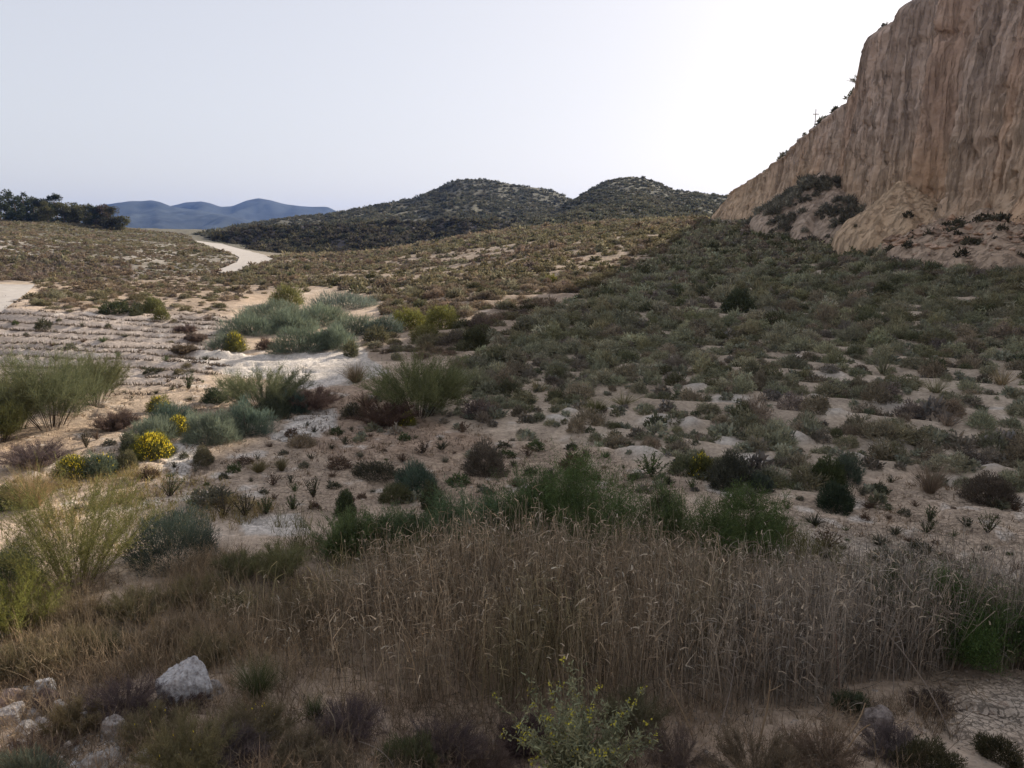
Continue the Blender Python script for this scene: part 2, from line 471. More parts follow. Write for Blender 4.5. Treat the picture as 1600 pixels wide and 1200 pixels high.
def cliff_mat(name, base, dark, light):
    m = rough_mat(name, base, dark, scale=0.9, bump=0.25, light=light)
    nt = m.node_tree
    b = next(n for n in nt.nodes if n.type == 'BSDF_PRINCIPLED'); bp = next(n for n in nt.nodes if n.type == 'BUMP')
    geo = next(n for n in nt.nodes if n.type == 'NEW_GEOMETRY')
    mp = N(nt, 'ShaderNodeMapping'); mp.inputs['Scale'].default_value = (2.2, 4.2, 0.38)
    nt.links.new(geo.outputs['Position'], mp.inputs['Vector'])
    n2 = N(nt, 'ShaderNodeTexNoise'); n2.inputs['Scale'].default_value = 1.0; n2.inputs['Detail'].default_value = 7; n2.inputs['Roughness'].default_value = 0.6
    nt.links.new(mp.outputs[0], n2.inputs['Vector'])
    r = N(nt, 'ShaderNodeMapRange'); r.inputs[1].default_value = 0.36; r.inputs[2].default_value = 0.5; r.inputs[3].default_value = 0.0; r.inputs[4].default_value = 1.0
    nt.links.new(n2.outputs[0], r.inputs[0])
    mp3 = N(nt, 'ShaderNodeMapping'); mp3.inputs['Scale'].default_value = (5.0, 5.0, 4.0); nt.links.new(geo.outputs['Position'], mp3.inputs['Vector'])
    n3 = N(nt, 'ShaderNodeTexNoise'); n3.inputs['Scale'].default_value = 1.0; n3.inputs['Detail'].default_value = 8; n3.inputs['Roughness'].default_value = 0.7
    nt.links.new(mp3.outputs[0], n3.inputs['Vector'])
    ad = N(nt, 'ShaderNodeMath', operation='ADD'); nt.links.new(r.outputs[0], ad.inputs[0]); nt.links.new(n3.outputs[0], ad.inputs[1])
    b2 = N(nt, 'ShaderNodeBump'); b2.inputs['Strength'].default_value = 1.0; b2.inputs['Distance'].default_value = 0.15
    nt.links.new(ad.outputs[0], b2.inputs['Height']); nt.links.new(bp.outputs[0], b2.inputs['Normal']); nt.links.new(b2.outputs[0], b.inputs['Normal'])
    old = b.inputs['Base Color'].links[0].from_socket
    r2 = N(nt, 'ShaderNodeMapRange'); r2.inputs[1].default_value = 0.30; r2.inputs[2].default_value = 0.48; r2.inputs[3].default_value = 0.76; r2.inputs[4].default_value = 1.04
    nt.links.new(n2.outputs[0], r2.inputs[0])
    nt.links.new(mixcol(nt, 'MULTIPLY', 1.0, old, r2.outputs[0]), b.inputs['Base Color'])
    return m

M_SOIL = ground_mat()
M_CLIFF = cliff_mat('cliff_clay', (0.58, 0.465, 0.38), (0.44, 0.345, 0.28), (0.64, 0.53, 0.44))
M_ROCK = rough_mat('grey_limestone', (0.52, 0.50, 0.48), (0.22, 0.20, 0.19), scale=20, bump=0.05, light=(0.70, 0.68, 0.66))
M_ROAD = rough_mat('pale_gravel', (0.44, 0.40, 0.36), (0.35, 0.31, 0.275), scale=1.3, bump=0.03, tint=False)
M_HILL = rough_mat('hill_soil', (0.125, 0.116, 0.088), (0.10, 0.094, 0.07), scale=0.06, bump=0.6)
M_BANK = rough_mat('bank_soil', (0.085, 0.074, 0.070), (0.055, 0.048, 0.046), scale=0.25, bump=0.5)
M_MOUNT = rough_mat('mountain_soil', (0.045, 0.054, 0.055), (0.024, 0.030, 0.032), scale=0.008, bump=6.0)
M_BARK = rough_mat('bark', (0.16, 0.12, 0.09), (0.08, 0.06, 0.045), scale=6, bump=0.03, tint=False)
M_WOOD = rough_mat('weathered_wood', (0.35, 0.32, 0.29), (0.22, 0.2, 0.18), scale=9, bump=0.01, tint=False)

# ------------------------------------------------------------------ ground, roads
_mx, _my, _mz = GX.copy(), GY.copy(), GZ.copy()
_mx[0] = 0; _my[0] = 0; _mz[0] = GZ[0].mean()            # innermost ring closes under the viewpoint
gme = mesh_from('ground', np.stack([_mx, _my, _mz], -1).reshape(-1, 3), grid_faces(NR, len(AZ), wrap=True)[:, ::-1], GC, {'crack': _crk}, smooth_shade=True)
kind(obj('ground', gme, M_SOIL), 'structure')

def strip_road(name, L, R, lift, sub=14, cross=6):
    def den(Q):
        Q = np.array([hit(*q) for q in Q])
        t = np.linspace(0, len(Q) - 1, (len(Q) - 1) * sub + 1)
        return np.stack([np.interp(t, np.arange(len(Q)), Q[:, i]) for i in (0, 1)], -1)
    l, r_ = den(L), den(R)
    u = np.linspace(0, 1, cross + 1)
    P = l[:, None, :] * (1 - u)[None, :, None] + r_[:, None, :] * u[None, :, None]
    z = gz(P[..., 0], P[..., 1])
    z = np.maximum(z, lookup(GB, P[..., 0], P[..., 1]) - 0.05)
    Vv = np.concatenate([P, (z + lift)[..., None]], -1)
    kind(obj(name, mesh_from(name, Vv.reshape(-1, 3), grid_faces(len(l), cross + 1)[:, ::-1], smooth_shade=True), M_ROAD), 'structure')
strip_road('road', ROADL, ROADR, 0.12)
strip_road('path', [(-120,444),(-120,462),(-110,490),(-110,520)], [(54,447),(40,460),(10,482),(-20,505)], 0.05)

# ------------------------------------------------------------------ distant hills and mountains
def ridge(name, sil, R, front, back, mat, foot, amp, freq, na=160, nr=70, seed=1, tint=0.25):
    sil = np.array(sil, float)
    pxs = np.linspace(sil[0, 0], sil[-1, 0], na)
    pys = np.interp(pxs, sil[:, 0], sil[:, 1])
    kx = np.exp(-np.linspace(-1, 1, 5) ** 2 * 2); kx /= kx.sum()
    pys = pys + (0.9 * fbm(pxs * 0.045, pxs * 0 + seed, oct=4, seed=seed) if R > 1000 else 0)
    pys = np.convolve(np.pad(pys, 2, mode='edge'), kx, 'valid')
    d = ray(pxs, pys)
    az = d[:, 0] / d[:, 1]; el = d[:, 2] / d[:, 1] + (0.0028 if R > 1000 else 0)
    wob = R * 0.05 * fbm(np.linspace(0, 6, na), np.zeros(na) + seed, oct=3, seed=seed)
    yy = R + wob
    zt = CAMZ + el * yy
    t = np.concatenate([np.linspace(-1, 0, nr)[:-1], np.linspace(0, 1, nr // 3)])
    Y = yy[None, :] + np.where(t < 0, t * front, t * back)[:, None]
    X = az[None, :] * Y
    prof = np.where(t < 0, (1 + t) ** 1.25, (1 - t) ** 1.5)[:, None]
    g = fbm(X * freq, Y * freq * 0.6, oct=5, seed=seed)
    g2 = 1 - np.abs(fbm(X * freq * 1.6, Y * freq * 0.35, oct=4, seed=seed + 5)) * 2
    env = np.clip(4 * np.abs(t) * (1 - np.abs(t)), 0, 1)[:, None]
    Z = foot + (zt[None, :] - foot) * prof + amp * (g + 0.6 * g2 - 0.4) * env
    Z = np.where(t[:, None] < 0, np.minimum(Z, CAMZ + el[None, :] * Y), Z)
    cl = 1 + tint * fbm(X * freq * 3, Y * freq * 3, oct=4, seed=seed + 9)
    C = np.repeat(cl.reshape(-1, 1), 3, 1)
    Vv = np.stack([X, Y, Z], -1).reshape(-1, 3)
    Fc = grid_faces(len(t), na)[:, ::-1]
    o = kind(obj(name, mesh_from(name, Vv, Fc, C, smooth_shade=True), mat), 'structure')
    return X, Y, Z, t

MT1 = ridge('mountain', [(60,352),(120,338),(165,323),(200,318.5),(235,316.5),(252,320),(267,326),(290,329),(330,335),(380,345),(430,360)], 2900, 1100, 500, M_MOUNT, -2, 42, 0.0035, seed=3)
MT2 = ridge('mountain', [(200,352),(240,336),(265,326),(290,320),(315,318),(330,322),(345,327),(362,326),(385,317),(404,313),(425,317),(445,322),(470,326),(490,327),(512,327),(530,336),(560,350),(600,362)], 3200, 1200, 500, M_MOUNT, -2, 45, 0.003, seed=8)
HL0 = ridge('hill', [(330,366),(352,360),(400,356),(470,353),(560,350),(640,346),(720,343),(800,346),(860,352),(900,360)], 215, 45, 60, M_BANK, 1.5, 2.4, 0.09, seed=21, tint=0.3)
HL1 = ridge('hill', [(300,368),(345,360),(400,349),(440,343),(500,337),(535,330),(570,324),(610,317),(650,309),(675,298),(695,288),(712,281.5),(735,279.5),(765,281),(800,288),(835,293),(860,297),(876,303),(890,312),(930,330),(980,345)], 430, 200, 120, M_HILL, 5, 5, 0.022, na=220, seed=31, tint=0.35)
HL2 = ridge('hill', [(800,348),(850,332),(880,319),(905,306),(930,291),(955,280),(985,275.5),(1010,279),(1030,287),(1055,297),(1090,301),(1120,304),(1160,308),(1220,320),(1300,340)], 330, 190, 110, M_HILL, 6, 3.5, 0.03, na=200, seed=41, tint=0.35)

# ------------------------------------------------------------------ cliff
def cliff():
    edge = [(1112,318,29.5),(1120,304,29.6),(1155,285,29.8),(1208,245,30.2),(1246,212,30.5),(1285,182,30.8),(1337,150,31.2),(1348,122,31.3),(1360,91,31.5),(1362,63,31.7),(1376,45,31.8),(1425,21,32.0),(1440,-5,32.2)]
    pts = []
    for px, py, xe in edge:
        d = ray(px, py)
        Y = xe / (d[0] / d[1])
        pts.append((Y, CAMZ + d[2] / d[1] * Y))
    pts = pts[::-1]
    ty = np.array([p[0] for p in pts]); tz = np.array([p[1] for p in pts])
    o_ = np.argsort(ty); ty, tz = ty[o_], tz[o_]
    ty = np.concatenate([[16, 21, 40, 52], ty, [122]]); tz = np.concatenate([[6.0, 21.0, 22.5, 22.6], tz, [7.0]])
    ys = np.concatenate([np.linspace(16, 36, 60)[:-1], np.exp(np.linspace(math.log(36), math.log(122), 620))])
    top = np.interp(ys, ty, tz) + 0.35 * fbm(ys * 0.35, ys * 0, oct=4, seed=5) * smooth(118, 105, ys)
    nv = 230
    v = np.linspace(0, 1, nv)
    bx = 29.0 + 0.9 * fbm(ys * 0.06, ys * 0 + 3, oct=3, seed=7) + 2.5 * smooth(108, 122, ys)
    bz = base_z(bx, ys) - 1.5
    Y = np.repeat(ys[None, :], nv, 0)
    Z = bz[None, :] + (top - bz)[None, :] * v[:, None]
    hgt = np.maximum(top - bz, 0.5)
    X = bx[None, :] + 0.115 * (Z - bz[None, :])
    # lower apron flares out
    X = X - 1.6 * smooth(4.5, 0.0, Z - bz[None, :] - 1.0)
    # vertical flutes: buttresses, gullies, ribs, small rills
    zz = Z * 0.045
    warp = 0.5 * fbm(Y * 0.15, Z * 0.10, oct=3, seed=13)
    q = Y + warp
    big = fbm(q * 0.12, zz, oct=2, seed=11)
    g1 = 1 - np.abs(fbm(q * 0.42, zz * 1.2, oct=2, seed=15)) * 2.2
    g2 = 1 - np.abs(fbm(q * 1.3, zz * 2.2, oct=2, seed=17)) * 2.2
    g3 = fbm(q * 3.6, Z * 0.35, oct=3, seed=19)
    fade = smooth(0.0, 0.12, v)[:, None] * smooth(1.02, 0.9, v)[:, None] * 0.85 + 0.15
    cr1 = smooth(0.06, 0.0, np.abs(fbm(q * 0.55, zz * 1.6 + 4, oct=3, seed=14))); cr2 = smooth(0.07, 0.0, np.abs(fbm(q * 1.5, zz * 3 + 7, oct=3, seed=16)))
    disp = 0.9 * big + 0.42 * smooth(0.3, 1.0, g1) + 0.24 * smooth(0.3, 1.0, g2) + 0.18 * g3 - 0.45 * cr1 - 0.26 * cr2
    Yr = Y + 0.25 * fbm(Z * 0.25, Z * 0 + 2, oct=3, seed=18)
    disp = disp + 0.9 * np.exp(-((Yr - 60.3) / 0.55) ** 2) - 1.1 * np.exp(-((Yr - 58.3) / 1.2) ** 2) + 0.6 * np.exp(-((Yr - 55.2) / 0.8) ** 2) - 0.5 * np.exp(-((Yr - 52.5) / 0.9) ** 2) - 0.6 * np.exp(-((Yr - 62.5) / 0.5) ** 2) * smooth(14, 9, Z)
    disp = disp + 0.10 * fbm(q * 7.5, Z * 0.6, oct=3, seed=20) + 0.07 * fbm(q * 5.0, Z * 5.0, oct=3, seed=22)
    # strata ledges & pits
    led = fbm(Y * 0.10, Z * 0.9, oct=3, seed=23)
    disp = disp + 0.16 * led + 0.10 * fbm(Y * 1.6, Z * 1.6, oct=4, seed=25)
    scal = smooth(0, 6, hgt)[None, :]
    X = X - (disp - 0.62) * fade * scal
    # weathered round top
    X = X + (smooth(0.93, 1.0, v) ** 2)[:, None] * 0.9 * scal
    # colours: ochre low down, greyer high, dark stain streaks and rust seams
    hf = np.clip((Z - bz[None, :]) / 17.0, 0, 1.2)
    C = np.ones((nv, len(ys), 3))
    ocr = np.array([1.12, 1.0, 0.82]); gry = np.array([1.0, 0.95, 0.93])
    w = smooth(0.15, 0.75, hf + 0.25 * fbm(Y * 0.12, Z * 0.15, oct=3, seed=27))[..., None]
    C = C * (ocr * (1 - w) + gry * w)
    rust = smooth(0.1, 0.5, fbm(Y * 0.35, Z * 0.03, oct=3, seed=29))[..., None] * 0.4
    C = C * (1 - rust) + C * np.array([1.10, 0.90, 0.76]) * rust
    st = smooth(0.05, 0.5, fbm(Y * 0.9, Z * 0.04, oct=3, seed=33))[..., None] * 0.30
    C = C * (1 - st)
    C = C * (1 + 0.12 * fbm(Y * 0.6, Z * 0.6, oct=4, seed=35))[..., None]
    # plateau behind the brow
    ext = [1.2, 3, 6, 12, 25, 45, 75, 100]
    Xs, Ys, Zs, Cs = [X], [Y], [Z], [C]
    for e in ext:
        xx = X[-1] + e
        Xs.append(xx[None]); Ys.append(ys[None])
        lift = 0.5 * (1 - math.exp(-e / 2)) + 0.25 * fbm(xx * 0.2, ys * 0.2, oct=3, seed=37)
        zq = top + lift * smooth(118, 100, ys)
        if e >= 75:
            zq = bz if e > 80 else zq * 0.75
        Zs.append(zq[None]); Cs.append(np.tile(np.array([[[0.8, 0.85, 0.8]]]), (1, len(ys), 1)))
    X = np.concatenate(Xs); Y = np.concatenate(Ys); Z = np.concatenate(Zs); C = np.concatenate(Cs)
    Vv = np.stack([X, Y, Z], -1).reshape(-1, 3)
    o = obj('cliff', mesh_from('cliff', Vv, grid_faces(X.shape[0], len(ys)), C.reshape(-1, 3), smooth_shade=True), M_CLIFF)
    kind(o, 'structure', 'tall eroded ochre clay cliff with vertical flutes', 'cliff')
    return ys, X, Z, nv
CY, CX, CZ, CNV = cliff()

def mound(name, c, rx, ry, h, seed, col, sharp=1.1, nu=120, nv=50, rough=0.10):
    a = np.linspace(0, 2 * pi, nu, endpoint=False)
    t = np.linspace(0, 1, nv)
    ca, sa = np.cos(a), np.sin(a)
    rr = 1 + 0.22 * fbm(ca * 1.6 + seed, sa * 1.6, oct=3, seed=seed)
    X = c[0] + rx * t[:, None] * (ca * rr)[None, :]
    Y = c[1] + ry * t[:, None] * (sa * rr)[None, :]
    Z = h * (1 - t[:, None]) ** sharp * np.ones_like(X)
    Z = Z + 0.6 * h * rough * fbm(X * 0.9, Y * 0.9, oct=4, seed=seed + 1) + 0.14 * np.clip(fbm(X * 2.2, Y * 1.4, oct=3, seed=seed + 6), -0.2, 1) + 0.12 * fbm(X * 6, Y * 6, oct=2, seed=seed + 7) + h * 0.14 * smooth(0.1, 0.9, t)[:, None] * (1 - np.abs(fbm(np.tile(a * 4, (nv, 1)) * 0.8, Z * 0.15, oct=3, seed=seed + 2)) * 2)
    base = base_z(X, Y)
    Z = base + Z * (1 - smooth(0.85, 1.0, t))[:, None] - 0.5 * smooth(0.8, 1.0, t)[:, None]
    C = (1 + 0.15 * fbm(X, Y, oct=3, seed=seed + 3))[..., None] * np.array(col)
    o = obj(name, mesh_from(name, np.stack([X, Y, Z], -1).reshape(-1, 3), grid_faces(nv, nu, wrap=True), C.reshape(-1, 3), smooth_shade=True), M_CLIFF)
    MOUNDS.append((X, Y, Z))
    return kind(o, 'structure')
MOUNDS = []
pk = at(1402, 288, 59.5)
mound('debris_mound', (28.4, 59.5), 4.9, 4.6, pk[2] - float(base_z(28.2, 59.5)) + 0.2, 5, (1.12, 1.0, 0.80), sharp=0.85)
mound('talus_slope', (29.0, 76.0), 6.5, 13.0, 5.2, 9, (0.92, 0.87, 0.80), sharp=1.2)
mound('talus_slope', (29.5, 50.0), 6.5, 10.0, 2.6, 13, (0.95, 0.88, 0.78), sharp=1.0, rough=0.3)

# ------------------------------------------------------------------ plant shapes
UP = np.array([0, 0, 1.0])
def tints(rng, n, var=0.25):
    t = 1 + rng.normal(0, var, n)
    hue = rng.normal(0, 0.04, n)
    return np.clip(np.stack([t * (1 + hue), t, t * (1 - hue)], -1), 0.35, 1.9)

def dome_leaves(rng, w, h, LL, LW, cover=3.0, lump=0.28, up=0.5, seed=None, rmin=0.45, nmax=9000, asym=0.2, jit=0.55):
    S = Strips()
    n = int(min(nmax, max(60, cover * pi * w * h * 0.8 / (LL * LW))))
    d = nrm(rng.normal(size=(n, 3))); d[:, 2] = np.abs(d[:, 2]) * 1.05 - 0.08; d = nrm(d)
    so = rng.uniform(0, 50)
    lu = 1 + lump * vnoise(d[:, 0] * 2.3 + so, d[:, 1] * 2.3, d[:, 2] * 2.3, 7) + lump * 0.6 * vnoise(d[:, 0] * 5.5 + so, d[:, 1] * 5.5, d[:, 2] * 5.5, 8)
    r = (rmin + (1 - rmin) * rng.random(n) ** 0.55) * lu
    ax = 1 + asym * rng.normal()
    P = d * r[:, None] * np.array([w * 0.5 * ax, w * 0.5 / max(ax, 0.6), h * 0.92])
    P[:, 2] = np.maximum(P[:, 2], 0.0)
    cl = 1 + 0.28 * vnoise(P[:, 0] / w * 6 + so, P[:, 1] / w * 6, P[:, 2] / w * 6, 4)
    D = nrm(d * 0.7 + UP * up + rng.normal(0, jit, (n, 3)))
    c = tints(rng, n, 0.2) * cl[:, None]
    S.add(P, D, LL * rng.uniform(0.6, 1.4, n), LW * rng.uniform(0.7, 1.3, n), rng, col=c)
    return S

def stems_of(rng, w, h, n=16, W=0.02, spread=0.9):
    S = Strips()
    a = rng.uniform(0, 2 * pi, n); s = rng.uniform(0.15, spread, n)
    D = np.stack([np.cos(a) * s, np.sin(a) * s, np.ones(n)], -1)
    D = D * np.array([w * 0.5, w * 0.5, h]); L = np.linalg.norm(D, axis=1) * rng.uniform(0.55, 0.9, n)
    P = np.stack([np.cos(a), np.sin(a), a * 0], -1) * 0.04 * w
    P[:, 2] = -0.05
    S.add(P, D, L, W, rng, segs=3, bend=rng.normal(0, 0.12, (n, 3)), tip=0.3, col=tints(rng, n, 0.2))
    return S

def wispy(rng, w, h, nst=45, ntw=26, W=0.012, leaf=None, droop=0.15, spread=1.0, twl=0.32, sparse_low=0.3):
    """upright radiating stems with fine twigs: returns (foliage, stems)"""
    T = Strips(); S = Strips()
    a = rng.uniform(0, 2 * pi, nst); s = np.sqrt(rng.random(nst)) * spread
    D = np.stack([np.cos(a) * s * w * 0.5, np.sin(a) * s * w * 0.5, h * (1 - 0.35 * s * s)], -1)
    L = np.linalg.norm(D, axis=1) * rng.uniform(0.7, 1.05, nst)
    P = np.stack([np.cos(a), np.sin(a), a * 0], -1) * (0.16 * w) * s[:, None]
    P[:, 2] = -0.05
    b = np.stack([np.cos(a), np.sin(a), -0.5 + a * 0], -1) * droop + rng.normal(0, 0.06, (nst, 3))
    ctr = S.add(P, D, L, W * 1.8, rng, segs=6, bend=b, tip=0.25, col=tints(rng, nst, 0.15))
    nt = nst * ntw
    k0 = rng.integers(0, nst, nt); t = sparse_low + (1 - sparse_low) * rng.random(nt) ** 0.8
    i0 = np.minimum((t * 6).astype(int), 5); f = t * 6 - i0
    Pt = ctr[k0, i0] * (1 - f)[:, None] + ctr[k0, i0 + 1] * f[:, None]
    dd = nrm(ctr[k0, i0 + 1] - ctr[k0, i0])
    Dt = nrm(dd * 0.8 + UP * 0.25 + rng.normal(0, 0.42, (nt, 3)))
    cl = 1 + 0.22 * vnoise(Pt[:, 0] * 3, Pt[:, 1] * 3, Pt[:, 2] * 3, 3)
    ct = T.add(Pt, Dt, h * twl * rng.uniform(0.4, 1.1, nt), W * rng.uniform(0.5, 1.0, nt), rng, segs=2, bend=rng.normal(0, 0.12, (nt, 3)), tip=0.4, col=tints(rng, nt, 0.2) * cl[:, None])
    if leaf:
        nl, LL, LW = leaf
        m = nt * nl
        kk = np.repeat(np.arange(nt), nl); u = rng.random(m)
        Pl = np.where((u < 0.5)[:, None], ct[kk, 0] + (ct[kk, 1] - ct[kk, 0]) * (u * 2)[:, None], ct[kk, 1] + (ct[kk, 2] - ct[kk, 1]) * (u * 2 - 1)[:, None])
        T.add(Pl, nrm(dd[kk] * 0.3 + UP * 0.3 + rng.normal(0, 0.7, (m, 3))), LL * rng.uniform(0.6, 1.3, m), LW, rng, col=tints(rng, m, 0.22) * cl[kk][:, None])
    return T, S

def tuft(rng, w, h, n=220, W=0.012, droop=0.35, stiff=False):
    S = Strips()
    a = rng.uniform(0, 2 * pi, n); s = rng.uniform(0.05, 1, n)
    D = np.stack([np.cos(a) * s * w * 0.55, np.sin(a) * s * w * 0.55, h * (1 - 0.4 * s * s) + a * 0], -1)
    L = np.linalg.norm(D, axis=1) * rng.uniform(0.6, 1.1, n)
    P = np.stack([np.cos(a), np.sin(a), a * 0], -1) * (0.10 * w) * rng.random(n)[:, None]
    b = np.stack([np.cos(a), np.sin(a), -0.9 + a * 0], -1) * (droop * (0.2 if stiff else 1)) * rng.uniform(0.3, 1, n)[:, None]
    S.add(P, D, L, W * rng.uniform(0.7, 1.3, n), rng, segs=4, bend=b, tip=0.12, col=tints(rng, n, 0.25))
    return S

def sprig(rng, w, h, n=16, LL=0.04, LW=0.012, leaves=14):
    """small upright salt-plant: short stems set with stubby leaves"""
    T = Strips(); S = Strips()
    a = rng.uniform(0, 2 * pi, n); s = rng.uniform(0.1, 1, n)
    D = np.stack([np.cos(a) * s * w * 0.5, np.sin(a) * s * w * 0.5, h * (1 - 0.3 * s)], -1)
    L = np.linalg.norm(D, axis=1)
    P = np.zeros((n, 3)); P[:, 2] = -0.02
    ctr = S.add(P, D, L, 0.014, rng, segs=2, bend=rng.normal(0, 0.1, (n, 3)), col=tints(rng, n, 0.2))
    m = n * leaves
    kk = np.repeat(np.arange(n), leaves); t = 0.2 + 0.8 * rng.random(m)
    Pl = ctr[kk, 0] + (ctr[kk, 2] - ctr[kk, 0]) * t[:, None]
    T.add(Pl, nrm(nrm(D)[kk] * 0.6 + rng.normal(0, 0.55, (m, 3))), LL * rng.uniform(0.6, 1.3, m), LW, rng, col=tints(rng, m, 0.22))
    return T, S

# colours (base colours of living and dry foliage)
GREY = (0.250, 0.248, 0.180); OLIVE = (0.215, 0.207, 0.135); BROWN = (0.232, 0.200, 0.155); PURPLE = (0.190, 0.168, 0.146)
BLUE = (0.190, 0.215, 0.155); YELLOWG = (0.230, 0.225, 0.075); DARK = (0.125, 0.130, 0.082); GREEN = (0.100, 0.135, 0.050)
TAN = (0.300, 0.235, 0.150); DEAD = (0.145, 0.110, 0.095); STEM = (0.085, 0.066, 0.05); FLOWER = (0.78, 0.62, 0.06); RED = (0.15, 0.085, 0.06)
SALT = (0.095, 0.092, 0.060)

def px_size(p, w, h):
    f = p[1] * cp - (p[2] - CAMZ) * sp
    return w * f / FPX, h * f / FPX, f

def setp(root, p, rng):
    root.location = (p[0], p[1], float(gz(p[0], p[1])) - 0.01)
    root.rotation_euler = (0, 0, rng.uniform(0, 6.28))

LAND = []   # landmarks for the scattered plants' labels
def plant(shape, name, px, py, w, h, col, label, cat, short=None, group=None, seed=None, bloom=0, stemcol=STEM, dens=1.0, colb=FLOWER, hue=None):
    """one plant standing where the photograph has its foot: w, h in photo pixels"""
    rng = np.random.default_rng(int(px * 131 + py * 17) if seed is None else seed)
    p = hit(px, py, GZ)
    W, H, f = px_size(p, w, h)
    H = H * 1.03
    pxm = f / 788.0                     # a render pixel in metres here
    lw = max(0.006, 0.55 * pxm)
    root = bpy.data.objects.new(name, None); COL.objects.link(root); root.empty_display_size = 0.2
    setp(root, p, rng)
    tag(root, label, cat, group)
    if short: LAND.append((px, py - h * 0.4, short))
    fol = st = None
    if shape == 'dome':
        fol = dome_leaves(rng, W, H, lw * 4.5, lw, cover=3.2 * dens, nmax=14000); st = stems_of(rng, W, H, 14, lw * 1.2)
    elif shape == 'soft':
        fol = dome_leaves(rng, W, H, lw * 8, lw * 0.75, cover=3.4 * dens, up=0.65, lump=0.34, nmax=14000, jit=0.45); st = stems_of(rng, W, H, 14, lw * 1.2)
    elif shape == 'wispy':
        fol, st = wispy(rng, W, H, nst=int(60 * dens), ntw=60, W=lw * 0.6, leaf=(4, lw * 5, lw * 0.55))
    elif shape == 'feather':
        fol, st = wispy(rng, W, H, nst=int(50 * dens), ntw=36, W=lw * 0.6, leaf=(9, lw * 4.0, lw * 0.9), twl=0.24, sparse_low=0.15)
    elif shape == 'clump':
        fol = Strips(); nn = int(9 * dens + 3)
        for q in range(nn):
            a_ = rng.uniform(0, 6.283); rr_ = math.sqrt(rng.random()) * 0.36 * W; r_ = W * rng.uniform(0.14, 0.24)
            top = H * (1 - 0.55 * (rr_ / (0.5 * W)) ** 2) * rng.uniform(0.72, 1.0)
            hh_ = min(top * 0.9, r_ * rng.uniform(1.8, 2.8))
            sub = dome_leaves(rng, r_ * 2, hh_, lw * 4.0, lw * 0.9, cover=2.0, lump=0.5, up=0.6, rmin=0.2, nmax=2200, jit=0.7)
            v_, f_, c_ = sub.arrays()
            v_ = v_ + np.array([cos(a_) * rr_, sin(a_) * rr_, top - hh_])
            fol.V.append(v_); fol.F.append(f_ + fol.n); fol.C.append(c_ * rng.uniform(0.8, 1.25)); fol.n += len(v_)
        st = stems_of(rng, W, H, 20, lw * 1.2, 0.8)
        tw, _ = wispy(rng, W, H, nst=int(24 * dens), ntw=26, W=lw * 0.55, leaf=(5, lw * 4.0, lw * 0.8), twl=0.2, sparse_low=0.3)
        v_, f_, c_ = tw.arrays(); fol.V.append(v_); fol.F.append(f_ + fol.n); fol.C.append(c_); fol.n += len(v_)
    elif shape == 'dead':
        fol, st = wispy(rng, W, H, nst=int(70 * dens), ntw=60, W=lw * 0.45, leaf=(3, lw * 3, lw * 0.5), twl=0.28, spread=1.15, droop=0.25, sparse_low=0.12)
    elif shape == 'tuft':
        fol = tuft(rng, W, H, n=int(520 * dens), W=lw * 0.6, droop=0.22)
    elif shape == 'spike':
        fol = tuft(rng, W, H, n=int(90 * dens), W=lw * 1.3, stiff=True)
    elif shape == 'sprig':
        fol, st = sprig(rng, W, H, n=int(18 * dens), LL=lw * 3.5, LW=lw * 1.1, leaves=18)
    if name in ('weed_bush', 'dry_shrub', 'green_tuft'):
        col = tuple(min(c_ * 1.3, 0.5) for c_ in col)
    obj('foliage', fol.mesh('foliage'), M_LEAF, root, col)
    if st is not None:
        obj('stem', st.mesh('stem'), M_TWIG, root, stemcol)
    if bloom:
        B = Strips()
        d = nrm(rng.normal(size=(bloom, 3)) + UP * 0.9); d[:, 2] = np.abs(d[:, 2])
        P = d * np.array([W * 0.5, W * 0.5, H * 0.93]) * rng.uniform(0.85, 1.06, (bloom, 1))
        B.add(P, nrm(d * 0.6 + UP + rng.normal(0, 0.4, (bloom, 3))), lw * 3.0, lw * 1.6, rng, tip=0.8, col=tints(rng, bloom, 0.2))
        obj('blossom', B.mesh('blossom'), M_LEAF, root, colb)
    return root

